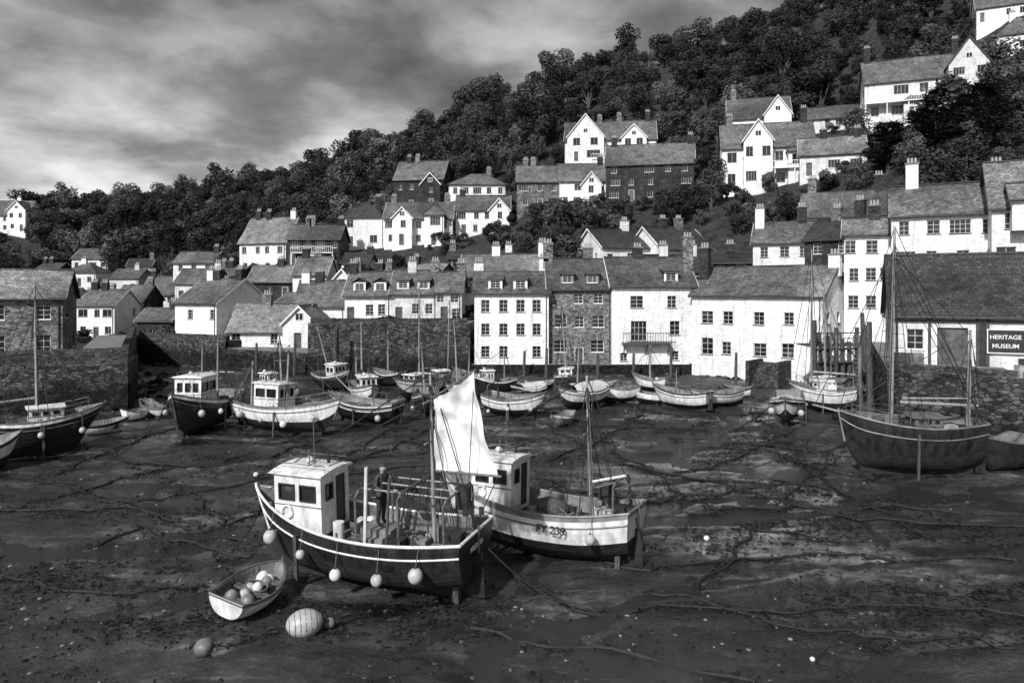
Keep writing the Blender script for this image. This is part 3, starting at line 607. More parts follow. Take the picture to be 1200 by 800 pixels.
for (x,y),z in zip(cand,gh):
    if z<0.5: continue
    px=600+x/y*F
    if y>np.interp(px,skpx,skd)+6: continue
    town = (z<9 and y<165) or (y<92 and px<1010)
    if not town and not blocked(x,y,(30 if y>150 and px<300 else 17) if y>98 else 9,1.5):
        s=U_(.55,1.2)+.55*RND()**3; s*=(1. if y<170 else 1.05)
        if y<110: s*=.75
        o=bpy.data.objects.new('tree_crown',TM[int(RND()*8)]); o.location=(x,y,z-.8); o.scale=(s*U_(.8,1.25),s*U_(.8,1.25),s*U_(.7,1.25)); o.rotation_euler=(0,0,U_(0,6.3)); o.parent=wood; col.objects.link(o); nt_+=1
    elif not blocked(x,y,.8,.3) and RND()<(.9 if not town else .35):
        for _ in range(2):
            s=U_(.6,1.5); o=bpy.data.objects.new('shrub_clump',SM[int(RND()*3)]); xx=x+U_(-1.8,1.8);yy=y+U_(-1.8,1.8)
            if blocked(xx,yy,.8,.3): continue
            o.location=(xx,yy,float(ground(np.array(xx),np.array(yy)))-.2); o.scale=(s,s,s*U_(.8,1.2)); o.rotation_euler=(0,0,U_(0,6.3)); o.parent=shr; col.objects.link(o)
print('trees',nt_)
for px,py,d,s in [(424,190,262,2.),(570,142,240,1.9),(648,112,235,2.),(586,140,238,1.3),(320,228,282,1.3),(190,250,298,1.5),(60,258,280,1.5),(735,78,229,1.6)]:
    o=bpy.data.objects.new('broadleaf_tree',TM[int(px)%8]); x=gx(px,d); o.location=(x,d,float(ground(np.array(x),np.array(float(d))))+1.8); o.scale=(s*1.1,s*1.1,s*1.15); col.objects.link(o)
def cedar(name,px,py,d,s):
    x=gx(px,d); z=float(ground(np.array(x),np.array(float(d)))); e=empty(name,(x,d,z)); m=MB(); l=MB(); r=random.Random(px)
    hh=9*s; m.path([(0,0,-1),(.1,0,hh*.5),(0,.1,hh)],[.35*s,.22*s,.05],BARK,7)
    for k in range(13):
        zz=hh*(.22+.76*k/13); Lb=s*4.6*(1-.65*k/13)
        for q in range(5):
            a=r.uniform(0,6.28); tip=Vector((math.cos(a)*Lb,math.sin(a)*Lb,zz+.5)); m.path([(0,0,zz-.2),tip*.5+Vector((0,0,zz*.5+.15)),tip],[.1*s,.06,.02],BARK,4)
            for _ in range(150):
                t=.25+.75*r.random(); p0=Vector((0,0,zz)).lerp(tip,t)+Vector((r.gauss(0,.45),r.gauss(0,.45),r.gauss(0,.12)))*s; sz=.16*r.uniform(.6,1.5); an=r.uniform(0,6.28); t1=Vector((math.cos(an),math.sin(an),r.gauss(0,.25)))*sz; t2=Vector((-math.sin(an),math.cos(an),r.gauss(0,.25)))*sz*.5
                l.add([p0+t1,p0+t2,p0-t1,p0-t2],[(0,1,2,3)],LEAF)
    m.build('trunk_and_limbs',e,smooth=True); l.build('foliage',e)
cedar('cedar_tree',1095,200,92,1.0);cedar('cedar_tree',1150,190,88,1.);cedar('cedar_tree',1040,215,95,.75)
# ------------------------------------------------ boats
def hullgeo(mh,L,B,D_,sb,ss,tw,rake,bands,nt2=22,m=11,clinker=False,dk=.4,deckm=None,inner=None,fullk=.75):
    sec=[]
    for i in range(nt2+1):
        t=i/nt2
        if t<.45: b=B/2*(tw+(1-tw)*math.sin(math.pi/2*t/.45))
        else: b=B/2*max(0.012,(1-((t-.45)/.55)**2.3))**.85
        s=D_+(sb*max(0,(t-.35)/.65)**2)+(ss*max(0,(.4-t)/.4)**2)
        k=D_*.55*max(0,(t-.82)/.18)**2.2+.2*D_*max(0,(.25-t)/.25)**1.5
        pts=[];e=fullk+(.75*max(0,(t-.5)/.5))
        for j in range(m+1):
            u=j/m;a=u*math.pi/2; zf=1-math.cos(a)**1.15
            yy=b*math.sin(a)**e; z=k+(s-k)*zf
            x=-L/2+L*t+rake*zf*t**4-.12*zf*(1-t)**8-(rake*.5*t**4)
            pts.append((x,yy,z))
        sec.append((t,b,s,k,pts))
    def bm(j):
        u=(j+.5)/m
        for lim,mt in bands:
            if u<=lim: return mt
        return bands[-1][1]
    for sd in (1,-1):
        for j in range(m):
            vs=[]
            for (t,b,s,k,pts) in sec:
                for q,off in ((pts[j],.022 if clinker else .006),(pts[j+1],0)):
                    vs.append((q[0],sd*(q[1]+off*(1 if t<.97 else .2)),q[2]))
            fs=[(2*i,2*i+2,2*i+3,2*i+1) if sd<0 else (2*i,2*i+1,2*i+3,2*i+2) for i in range(nt2)]
            mh.add(vs,fs,bm(j))
    p0=sec[0][4]
    for j in range(m):
        a,b_=p0[j],p0[j+1]
        mh.add([(a[0],-a[1],a[2]),(a[0],a[1],a[2]),(b_[0],b_[1],b_[2]),(b_[0],-b_[1],b_[2])],[(3,2,1,0)],bm(j))
    inner=inner or HG; deckm=deckm or DK; th=.05
    rings=[]
    for (t,b,s,k,pts) in sec:
        ys=[q[1] for q in pts];zs=[q[2] for q in pts];xs_=[q[0] for q in pts]
        zd=max(s-dk,k+.12); r=[]
        for q in range(4):
            z=s+(zd-s)*q/3; r.append((float(np.interp(z,zs,xs_)) + (th if t<.01 else (-th if t>.99 else 0)),max(.004,float(np.interp(z,zs,ys))-th),z))
        rings.append(r)
    for sd in (1,-1):
        for i in range(nt2):
            for q in range(3):
                v=[rings[i][q],rings[i+1][q],rings[i+1][q+1],rings[i][q+1]]; mh.add([(a,sd*b_,c) for a,b_,c in v],[(0,1,2,3)],inner)
    for i in range(nt2):
        a=rings[i][3];b_=rings[i+1][3]; mh.add([(a[0],-a[1],a[2]),(b_[0],-b_[1],b_[2]),(b_[0],b_[1],b_[2]),(a[0],a[1],a[2])],[(0,1,2,3)],deckm)
    r=rings[0]; mh.add([(r[0][0],-r[0][1],r[0][2]),(r[0][0],r[0][1],r[0][2]),(r[3][0],r[3][1],r[3][2]),(r[3][0],-r[3][1],r[3][2])],[(0,1,2,3)],inner)
    return sec
def secat(sec,x):
    xs_=[s[4][-1][0] for s in sec]; return float(np.interp(x,xs_,[s[1] for s in sec])),float(np.interp(x,xs_,[s[2] for s in sec]))
def cabin(mw,mg,x0,x1,hw,z0,z1,wm,roofm,fw=2,sw=2,door='aft',taper=0):
    h=z1-z0; W=x1-x0; wv0=h*.56;wv1=h*.84
    def row(Wd,k,mg_=.16): 
        s=(Wd-mg_*(k+1))/k; return [(mg_+i*(s+mg_),wv0,mg_+i*(s+mg_)+s,wv1) for i in range(k)]
    kw=dict(depth=.03,bars=(1,1),frm=DRK,sill=False)
    wallgrid(mw,mg,(x0,-hw,z0),(1,0,0),W,h,row(W,sw),wm,**kw)
    wallgrid(mw,mg,(x1,hw,z0),(-1,0,0),W,h,row(W,sw),wm,**kw)
    wallgrid(mw,mg,(x1,-hw,z0),(0,1,0),2*hw,h,row(2*hw,fw+1),wm,**kw)
    o=[(hw*1.05,.1,hw*1.75,h*.9,1),(hw*.3,wv0,hw*.8,wv1)] if door=='aft' else row(2*hw,2)
    wallgrid(mw,mg,(x0,hw,z0),(0,-1,0),2*hw,h,o,wm,**kw)
    n=6;e=.1
    for i in range(n):
        a0=-1+2*i/n;a1=-1+2*(i+1)/n; c=lambda a:z1+.09*(1-a*a)
        mw.hexa([(x0-e,a0*(hw+e),z1-.0+.001),(x1+e+.06,a0*(hw+e),z1+.001),(x1+e+.06,a1*(hw+e),z1+.001),(x0-e,a1*(hw+e),z1+.001),(x0-e,a0*(hw+e),c(a0)+.04),(x1+e,a0*(hw+e),c(a0)+.04),(x1+e,a1*(hw+e),c(a1)+.04),(x0-e,a1*(hw+e),c(a1)+.04)],roofm)
    mw.path([(x0-.012,-hw-.012,z0+h*.48),(x1+.012,-hw-.012,z0+h*.48),(x1+.012,hw+.012,z0+h*.48),(x0-.012,hw+.012,z0+h*.48)],.018,VAR if door=='aft' else HG,5)
def boat(name,s,b,B=2.6,D_=1.5,sb=.7,ss=.2,tw=.75,rake=.5,bands=None,wh=None,masts=(),dk=.45,fend=0,legs=True,clut=6,heel=0,gallow=None,cover=None,thw=0,rail=False,clinker=False,inner=None,deckm=None,z=0,booms=(),cab=None,caps=None,rig=True,seed=1,cabm=None,motor=False,whm=None,pitch=0,mr=.075):
    r=random.Random(seed)
    S=Vector((gx(*s),s[1],0));Bo=Vector((gx(*b),b[1],0)); v=Bo-S;L=v.length
    if heel==0: heel=r.uniform(-.07,.07)
    c=(S+Bo)/2; e=empty(name,(c.x,c.y,z+max(-.03,mudh(c.x,c.y))),math.atan2(v.y,v.x),heel,pitch)
    m=MB(); bands=bands or [(.6,AF),(.93,HW),(1,HD)]
    sec=hullgeo(m,L,B,D_,sb,ss,tw,rake,bands,clinker=clinker,dk=dk,inner=inner,deckm=deckm)
    m.build('hull',e,smooth=not clinker)
    g2=MB(); caps=caps or VAR
    for sd in (1,-1):
        g2.path([(q[4][-1][0],sd*q[4][-1][1]*.985,q[4][-1][2]+.01) for q in sec],.042 if L>3.6 else .025,caps,6)
        if L>3.6: g2.path([(q[4][-3][0],sd*(q[4][-3][1]+.01),q[4][-3][2]) for q in sec],.03,caps,6)
    q=sec[0][4][-1]; g2.path([(q[0],-q[1],q[2]+.01),(q[0],q[1],q[2]+.01)],.042 if L>3.6 else .03,caps,6)
    bw=sec[-1][4]; g2.path([(p_[0]+.02,0,p_[2]) for p_ in bw[1:]]+[(bw[-1][0]+.03,0,bw[-1][2]+.12)],.045 if L>3.6 else .025,caps,6)
    if L>3.6:
        g2.box((-L*.46,-.06,-.22*1),(L*.36,.06,.12),AF)
        g2.hexa([(-L/2-.32,-.03,-.1),(-L/2+.12,-.03,-.1),(-L/2+.12,.03,-.1),(-L/2-.32,.03,-.1),(-L/2-.28,-.03,D_*.75),(-L/2-.03,-.03,D_*.75),(-L/2-.03,.03,D_*.75),(-L/2-.28,.03,D_*.75)],AF)
        g2.tube((-L/2-.16,0,D_*.7),(-L/2-.16,0,D_+ss+.15),.03,CH)
        for sd in (1,-1):
            for f in (-.42,.0,.38):
                bb,szz=secat(sec,f*L); g2.tube((f*L,sd*bb*.95,szz),(f*L,sd*bb*.95,szz+.16),.035,CH)
    g2.build('keel_and_rails',e,smooth=True)
    e.location.z+= .2 if L>3.6 else .0
    if legs and L>3.6:
        g3=MB()
        for xl in ((.02,) if legs is True else (.2,)):
            for sd in (1,-1):
                bb,szz=secat(sec,xl*L); g3.box((xl*L-.05,sd*(bb+.07)-.04,-.4),(xl*L+.05,sd*(bb+.07)+.04,szz-.25),TIM); g3.box((xl*L-.14,sd*(bb+.07)-.12,-.41),(xl*L+.14,sd*(bb+.07)+.12,-.33),TIM)
        if legs==2:
            for sd in (.32,-.32): g3.box((-L*.5+.3,sd-.09,-.42),(-L*.5+.46,sd+.09,.6),TIM)
        g3.build('beaching_legs',e)
    if wh:
        x0,x1,hw,hh=wh; mw=MB();mg=MB(); zd=secat(sec,(x0+x1)/2*L)[1]-dk
        cabin(mw,mg,x0*L,x1*L,hw,zd,zd+hh,whm or HW,whm or HW); mw.build('wheelhouse',e); mg.build('wheelhouse_windows',e)
        a=MB(); zt=zd+hh+.1; xm=(x0+x1)/2*L
        a.tube((xm,.1,zt),(xm,.1,zt+.5),.02,CH); a.ball((xm+.2,-.2,zt+.1),.12,HW,(1,1,.8)); a.tube((xm-.3,.25,zt-.1),(xm-.3,.25,zt+1.5),.014,CH); a.tube((xm-.4,-.3,zt-.1),(xm-.4,-.3,zt+.35),.05,DRK)
        a.path([(x0*L-.05,hw*.8,zt-.05),(x0*L-.05,hw*.8,zt+.18),(x1*L,hw*.8,zt+.18),(x1*L,hw*.8,zt-.05)],.015,CH,5); a.path([(x0*L-.05,-hw*.8,zt-.05),(x0*L-.05,-hw*.8,zt+.18),(x1*L,-hw*.8,zt+.18),(x1*L,-hw*.8,zt-.05)],.015,CH,5)
        a.path([(xm+.35+.18*math.cos(t*.4),hw+.02,zd+.62+.18*math.sin(t*.4)) for t in range(17)],.04,BUOYL,6)
        a.build('roof_fittings',e,smooth=True)
    if cab:
        x0,x1,hw,hh=cab; mw=MB();mg=MB(); zd=secat(sec,(x0+x1)/2*L)[1]-dk*.6
        cabin(mw,mg,x0*L,x1*L,hw,zd,zd+hh,cabm or HW,cabm or HW,fw=1,sw=3,door='no'); mw.build('cabin',e); mg.build('cabin_windows',e)
    if cover:
        x0,x1,hh=cover; a=MB(); n=14;rings=[]
        for i in range(n+1):
            x=(x0+(x1-x0)*i/n)*L; bb,szz=secat(sec,x); ring=[]
            for j in range(11):
                t=-1+2*j/10; ring.append((x,t*(bb+.05),szz+.06+hh*(1-abs(t)**1.6)*(.65+.35*math.sin(math.pi*i/n))+noise.noise(Vector((x*2,t*2,seed)))*.07-(.18 if abs(t)==1 else 0)))
            rings.append(ring)
        vs=[q for rg in rings for q in rg]; a.add(vs,[(i*11+j,(i+1)*11+j,(i+1)*11+j+1,i*11+j+1) for i in range(n) for j in range(10)],TARP); a.build('canvas_cover',e,smooth=True)
    a=MB(); rg_=MB()
    for (xm,hh,ln) in masts:
        bb,szz=secat(sec,xm*L); ft=Vector((xm*L,0,szz-dk)); tp=Vector((xm*L+ln,0,szz+hh)); a.path([ft,ft.lerp(tp,.5),tp],[mr,mr*.85,mr*.55],SPAR,8)
        a.ball(tp,.05,SPAR,n=8)
        for f in (.62,.85): 
            q=ft.lerp(tp,f); a.path([q-Vector((0,.45,0)),q+Vector((0,.45,0))],.02,SPAR,5) if hh>4 else None
        if rig:
            bx_=sec[-1][4][-1]; rg_.path([tp,(bx_[0],0,bx_[2])],.018,DRK,4); sx_=sec[0][4][-1]; rg_.path([tp,(sx_[0],0,sx_[2])],.018,DRK,4)
            if hh>4: rg_.path([ft.lerp(tp,.7),(bx_[0]-.5,0,bx_[2])],.016,DRK,4); rg_.path([ft.lerp(tp,.8),(sx_[0]+.4,.5,sx_[2])],.014,DRK,4)
            for sd in (1,-1):
                for dx in (-.45,0,.45)[::2 if hh<4 else 1]:
                    x=xm*L+dx; bb,szz=secat(sec,x); rg_.path([tp.lerp(ft,.05 if dx else .25),(x,sd*bb,szz)],.017,DRK,4)
            rg_.path(sag(ft.lerp(tp,.95),ft+Vector((.12,.1,.8)),.0),.011,RP,4)
    for (p0,p1,rad) in booms: a.path([p0,p1],[rad,rad*.7],SPAR,7)
    if masts or booms: a.build('mast_and_spars',e,smooth=True); rg_.build('rigging',e)
    if gallow:
        a=MB()
        for (x,w_,hh) in gallow:
            bb,szz=secat(sec,x*L); w2=min(w_,bb-.08)
            a.path([(x*L,-w2,szz-dk),(x*L,-w2,szz+hh-.15),(x*L,-w2+.15,szz+hh),(x*L,w2-.15,szz+hh),(x*L,w2,szz+hh-.15),(x*L,w2,szz-dk)],.035,CH,7)
        if len(gallow)>1:
            (xa,_,ha),(xb,_,hb)=gallow[0],gallow[-1]
            for w2 in (-.6,.6,0): a.path([(xa*L,w2,secat(sec,xa*L)[1]+ha),(xb*L,w2,secat(sec,xb*L)[1]+hb)],.03,CH,6)
            a.box((xb*L-.25,-.3,secat(sec,xb*L)[1]+hb-.5),(xb*L+.1,.0,secat(sec,xb*L)[1]+hb+.1),DRK); a.tube((xb*L,-.55,secat(sec,xb*L)[1]+.5),(xb*L,-.4,secat(sec,xb*L)[1]+.5),.24,CH,n=14)
        a.build('gallows_frame',e,smooth=True)
    if rail:
        a=MB()
        for sd in (1,-1):
            P=[]
            for i in range(9):
                x=L*(-.05+.5*i/8); bb,szz=secat(sec,x); q=(x,sd*bb*.96,szz+.5); P.append(q)
                if i%2==0: a.tube((q[0],q[1],szz),q,.015,CH,n=5)
            a.path(P,.017,CH,5); a.path([(p_[0],p_[1],p_[2]-.24) for p_ in P],.01,CH,4)
        a.build('guard_rail',e,smooth=True)
    if thw:
        a=MB()
        for i in range(thw):
            x=L*(-.32+.58*i/max(1,thw-1)); bb,szz=secat(sec,x); a.box((x-.11,-bb+.05,szz-.2),(x+.11,bb-.05,szz-.165),VAR)
        for i in range(12):
            x=L*(-.42+.8*i/12); bb,szz=secat(sec,x)
            for sd in (1,-1): a.path([(x,sd*(bb-.06),szz-.02),(x,sd*(bb-.1),szz-.2),(x,sd*(bb*.72),szz-min(dk,.42)+.02)],.014,VAR,4)
        a.build('thwarts_and_ribs',e)
    if motor:
        a=MB(); x=-L/2-.08; a.box((x-.14,-.12,D_+.02),(x+.1,.12,D_+.42),DRK); a.tube((x-.05,0,D_+.05),(x-.05,0,.1),.05,CH); a.box((x-.1,-.02,-.02),(x+.02,.02,.2),DRK); a.build('outboard_motor',e)
    if fend:
        a=MB()
        for i in range(fend):
            x=L*(-.36+.72*i/max(1,fend-1))+r.uniform(-.1,.1)
            for sd in (1,-1):
                bb,szz=secat(sec,x); rr_=r.choice([.13,.16,.2]); zz=szz-r.uniform(.5,.95); yb=sd*(bb+rr_+.0)
                a.ball((x,yb,zz),rr_,r.choice([BUOY,BUOYL,BUOY]),(1,1,1.08),14); a.ball((x,yb,zz+rr_),rr_*.25,DRK,n=6); a.path([(x,yb,zz+rr_),(x,sd*bb,szz)],.012,RP,4)
        a.build('fenders',e,smooth=True)
    if clut:
        a=MB()
        for i in range(clut):
            x=L*r.uniform(-.44,.12 if wh else .3); bb,szz=secat(sec,x); yy=r.uniform(-.7,.7)*(bb-.15); zd=szz-dk; k=r.random()
            if wh and wh[0]*L-.25<x<wh[1]*L+.25: continue
            if k<.3: a.box((x-.3,yy-.2,zd+.003),(x+.3,yy+.2,zd+.26+.01*i),r.choice([CRATE,DRK,HG,DRK]))
            elif k<.55:
                for q in range(4): a.path([(x+.22*math.cos(t*.52),yy+.22*math.sin(t*.52),zd+.04+.045*q) for t in range(13)],.028,r.choice([RP,RP,NET]),5)
            elif k<.75:
                for q in range(5): a.ball((x+r.uniform(-.25,.25),yy+r.uniform(-.2,.2),zd+.12+.1*r.random()),r.uniform(.14,.26),NET,(1.3,1,.7),9)
            elif k<.87: a.ball((x,yy,zd+.18),.18,r.choice([BUOY,BUOYL]),n=12)
            elif k<.94:
                for q in range(4): a.path([(x+.3*math.cos(math.pi*t/8),yy-.25+.17*q,zd+.32*math.sin(math.pi*t/8)) for t in range(9)],.02,DRK,5)
                a.box((x-.3,yy-.27,zd+.002),(x+.3,yy+.28,zd+.03),TIM)
            else: a.tube((x,yy,zd),(x,yy,zd+.5),.16,r.choice([HG,HW,DRK]),n=12)
        a.build('deck_gear',e,smooth=True)
    return e,L,sec
BD=[(.62,AF),(.66,HW),(.92,HD),(1,HW)]
BW=[(.5,AF),(.58,HD),(.93,HW),(1,HG)]
# main boat
e,L,sec=boat('fishing_boat',(556,19.9),(312,22.4),B=2.75,D_=1.5,sb=.72,ss=.22,tw=.84,rake=.5,bands=[(.6,AF),(.9,HD),(.93,HW),(1,HD)],wh=(.13,.36,.7,1.72),dk=.5,fend=5,legs=2,clut=26,
  masts=[(-.33,4.4,0.)],gallow=[(-.06,1.0,1.25),(-.25,1.0,1.3),(-.44,.95,1.1)],heel=math.radians(-3),seed=5,inner=HG,caps=HW,mr=.06)
main_e=e
a=MB(); mx=-.33*L; bb,sz=secat(sec,mx)
P00=Vector((mx-.08,0,sz+3.75));P10=Vector((mx-1.4,.15,sz+4.55));P11=Vector((mx-2.0,.1,sz+1.75));P01=Vector((mx-.1,0,sz+1.7)); n=24;vs=[]
for j in range(n+1):
    for i in range(n+1):
        u=i/n;v=j/n; q=P01.lerp(P11,u).lerp(P00.lerp(P10,u),v); q.y-=.3*math.sin(math.pi*u)*math.sin(math.pi*(.15+.8*v))+.09*noise.noise(q*2.4)+.06*math.sin(v*12+u*7)*u+.03*math.sin(u*22-v*5); q.z-=.12*math.sin(math.pi*u)*v; q.x+=.12*math.sin(math.pi*v)*u; vs.append(q)
a.add(vs,[(j*(n+1)+i,j*(n+1)+i+1,(j+1)*(n+1)+i+1,(j+1)*(n+1)+i) for j in range(n) for i in range(n)],SAILM); a.build('mizzen_sail',e,smooth=True)
a=MB(); a.path([P00+Vector((.15,0,-.1)),P10+Vector((-.05,0,.05))],.03,VAR,6); a.path([P01,P11+Vector((-.1,0,0))],.035,VAR,6); a.path([P11,(-L/2,0,sz+.1)],.014,DRK,4); a.path([P10,(-L/2,.5,sz)],.012,DRK,4)
a.path([P00,(L*.48,0,sz+.75)],.014,DRK,4); a.path([P00,(L*.25,.2,sz+1.5)],.012,DRK,4)
a.box((-L*.16,-.35,sz-.5),(-L*.02,.35,sz-.05),HG)
a.path([(-.6,.85,sz-.4),(-.75,.9,sz+1.9)],.05,BUOYL,7); a.path([(-1.3,.9,sz-.4),(-1.5,.95,sz+1.7)],.04,TIM,7)
a.tube((-1.3,-.5,sz+.9),(-1.3,-.2,sz+.9),.26,DRK,n=16)
a.path([(L*.3,.0,sz+.3),(L*.42,0,sz+.62)],.03,CH); 
for k in range(7): a.path([(-L*.3+.05*k,-.9+.3*k,sz+1.2),(-L*.3+.1*k,-.9+.3*k,sz+.6-.1*(k%3)),(-L*.32,-.8+.25*k,sz-.3)],.018,[RP,NET,DRK][k%3],5)
a.build('sail_spars_and_hauler',e,smooth=True)
text('MILDRED',(-L/2-.14,.5,1.3),.2,e,rot=(math.pi/2,0,-math.pi/2))
# fisherman standing on the hatch of the near boat
CLO,nt,b=nm('fisherman_oilskins',.75,spec=.2)
tc=nd(nt,'ShaderNodeTexCoord'); sp=nd(nt,'ShaderNodeSeparateXYZ'); nt.links.new(tc.outputs['Object'],sp.inputs[0])
nt.links.new(mul(nt,ramp(nt,sp.outputs[2],[(.0,.01),(.12,.012),(.16,.03),(.9,.03),(.93,.055)]),ramp(nt,nz(nt,pos(nt),9,4),[(.3,.6),(.7,1.4)])),b.inputs['Base Color'])
def person(name,parent_mat,loc,rz):
    M=parent_mat@Matrix.Translation(loc)@Matrix.Rotation(rz,4,'Z'); t=M.to_translation()
    e=empty(name,t,M.to_euler().z)
    V=[(0,0,.95,.15,.11),(0,.01,1.12,.14,.1),(0,.02,1.32,.17,.11),(0,.03,1.45,.1,.08),(0,.04,1.53,.055,.055),
       (.1,0,.88,.1,.1),(.12,.04,.5,.07,.075),(.13,0,.12,.05,.055),(.14,.14,.05,.045,.035),
       (-.1,0,.88,.1,.1),(-.13,-.02,.5,.07,.075),(-.15,-.08,.12,.05,.055),(-.16,.06,.05,.045,.035),
       (.2,.02,1.42,.07,.07),(.27,.06,1.16,.052,.052),(.2,.3,1.08,.036,.036),
       (-.2,.02,1.42,.07,.07),(-.28,.03,1.15,.052,.052),(-.22,.26,1.02,.036,.036)]
    E=[(0,1),(1,2),(2,3),(3,4),(0,5),(5,6),(6,7),(7,8),(0,9),(9,10),(10,11),(11,12),(3,13),(13,14),(14,15),(3,16),(16,17),(17,18)]
    me=bpy.data.meshes.new('body'); me.from_pydata([v[:3] for v in V],E,[]); me.materials.append(CLO); o=bpy.data.objects.new('body',me); col.objects.link(o); o.parent=e
    sk_=o.modifiers.new('Skin','SKIN'); sk_.use_smooth_shade=True
    for i,v in enumerate(V): me.skin_vertices[0].data[i].radius=(v[3],v[4])
    me.skin_vertices[0].data[0].use_root=True
    o.modifiers.new('Sub','SUBSURF').render_levels=2
    m=MB(); m.ball((0,.05,1.66),.1,SKIN,(.82,.98,1.22),14); m.tube((0,.03,1.5),(0,.04,1.6),.052,SKIN); m.path([(0,.14,1.68),(0,.17,1.645),(0,.145,1.635)],[.012,.018,.01],SKIN,6)
    for s in (1,-1): m.ball((s*.083,.045,1.66),.022,SKIN,(.5,.8,1.3),8); m.ball((s*.033,.138,1.685),.011,DRK,n=6)
    m.path([(-.025,.138,1.605),(.025,.138,1.605)],.006,HAIR,4); m.ball((0,.03,1.71),.104,HAIR,(.88,1.02,.85),12); m.box((-.06,.1,1.73),(.06,.2,1.745),HAIR)
    for s,c in ((1,(.2,.3,1.08)),(-1,(-.22,.26,1.02))):
        m.ball((c[0]-s*.005,c[1]+.05,c[2]-.005),.04,SKIN,(.9,1.2,.5),8)
        for k,l in enumerate((.06,.075,.08,.07)): x=c[0]+(-.028+.019*k)*s; m.path([(x,c[1]+.085,c[2]),(x,c[1]+.085+l*.6,c[2]-.008),(x,c[1]+.085+l,c[2]-.035)],[.0095,.009,.007],SKIN,5)
        m.path([(c[0]-s*.035,c[1]+.04,c[2]),(c[0]-s*.055,c[1]+.08,c[2]-.01)],[.011,.008],SKIN,5)
    m.build('head_and_hands',e,smooth=True); return e
bpy.context.view_layer.update()
try: person('fisherman',main_e.matrix_world.copy(),Vector((-.62,.0,sz-.05)),math.radians(75))
except Exception as ex: print('person failed',ex)
# second boat
e,L,sec=boat('fishing_boat',(742,22.2),(524,25.2),B=2.7,D_=1.4,sb=.75,ss=.3,tw=.7,bands=[(.46,AF),(.5,HD),(.93,HW),(1,HG)],wh=(.08,.3,.7,1.65),dk=.5,fend=2,legs=2,clut=22,masts=[(-.3,4.1,.25)],gallow=[(-.44,.8,.9),(-.34,.9,.75)],seed=9,caps=HG,heel=math.radians(2))
xt=-L*.1; bb,sz=secat(sec,xt); 
text('FY 239',(xt,bb+.03,sz-.5),.34,e,rot=(math.radians(80),0,math.pi),mat=DRK)
a=MB(); 
for k in range(5): a.path([(-L*.2+.35*math.cos(t*.4+k),.2+.35*math.sin(t*.4+k),sz-.3+.06*k+.1*math.sin(t)) for t in range(17)],.03,RP,5)
a.ball((-.6,.1,sz-.1),.5,NET,(1.3,1,.7)); a.path([(-L*.44,-.7,sz+.9),(-L*.52,0,sz+1.05),(-L*.44,.7,sz+.9)],.03,CH,6)
a.path([(-L*.3,0,sz+.9),(-L*.47,.2,sz+1.25)],.045,BUOYL,6); a.build('nets_and_lines',e,smooth=True)
# near dinghy
e,L,sec=boat('rowing_boat',(262,18.4),(322,20.6),B=1.35,D_=.56,sb=.18,ss=.08,tw=.75,rake=.15,bands=[(.9,HW),(1,HG)],dk=.42,legs=False,clut=0,thw=3,clinker=True,heel=math.radians(14),inner=HG,deckm=VAR,z=.08,caps=VAR)
a=MB(); rr=random.Random(3)
for i in range(9): a.ball((rr.uniform(-.7,.7),rr.uniform(-.3,.3),.32+.12*rr.random()),rr.uniform(.12,.2),rr.choice([BUOY,BUOYL,HG,HG]),(1,1,rr.uniform(.8,1.3)),12)
for k in range(4): a.path([(.1+.3*math.cos(t*.5+k),.3*math.sin(t*.5+k),.3+.05*k) for t in range(14)],.025,RP,5)
a.build('net_floats',e,smooth=True)
def buoy(px,py,r,scx=1,mt=BUOY,rib=False):
    d=gd(py); x=gx(px,d); e=empty('mooring_buoy',(x,d,mudh(x,d)+r*.75),.4); a=MB(); a.ball((0,0,0),r,mt,(scx,1,.92),20)
    if rib:
        for i in range(-3,4):
            t=i*.28*scx*r; q=r*math.sqrt(max(0,1-(t/(scx*r))**2)); a.path([(t,q*math.cos(k*.4),q*.92*math.sin(k*.4)) for k in range(17)],.012,HG,4)
    a.tube((scx*r*.95,0,0),(scx*r+.08,0,0),.04,DRK); a.path([(scx*r+.05,0,0),(scx*r+.3,.1,-r*.6),(scx*r+.9,.4,-r*.72)],.015,RPD,5); a.build('float',e,smooth=True)
buoy(357,743,.36,1.25,BUOY,True); buoy(386,735,.15,1,HG); buoy(239,769,.22,1,HG); buoy(828,632,.1,1,BUOYL); buoy(952,772,.06,1,BUOYL); buoy(300,560,.12,1,BUOYL)
# left group
boat('sailing_boat',(-25,36),(112,39),B=2.4,D_=1.65,sb=.6,ss=.15,tw=.5,rake=.9,bands=[(.62,AF),(.66,HW),(.95,HD),(1,HW)],cab=(-.1,.2,.65,.75),masts=[(-.02,6.9,-.1),(-.35,3.4,0)],dk=.3,rail=True,fend=3,clut=4,booms=[((-.1,0,2.8),(-2.8,0,2.6),.06)],seed=11)
boat('rowing_boat',(86,42.),(146,43.5),B=1.3,D_=.6,sb=.25,tw=.6,dk=.4,thw=3,legs=False,clut=1,bands=[(.85,HW),(1,HD)],z=.1,seed=2)
boat('fishing_boat',(266,47),(204,40.8),B=2.9,D_=1.6,sb=.8,tw=.8,bands=[(.6,AF),(.64,HW),(.94,HD),(1,HW)],wh=(-.02,.27,.8,1.9),dk=.5,fend=4,clut=6,masts=[(-.3,3.4,0)],seed=12,gallow=[(-.4,1.,1.3)])
boat('fishing_boat',(284,45.),(394,41.8),B=2.5,D_=1.35,sb=.7,tw=.75,bands=[(.5,AF),(.93,HW),(1,HG)],wh=(-.28,-.02,.7,1.75),dk=.45,fend=4,clut=8,masts=[(-.02,3.6,.1),(-.4,2.4,0)],gallow=[(-.42,.8,1.2)],rail=True,seed=13)
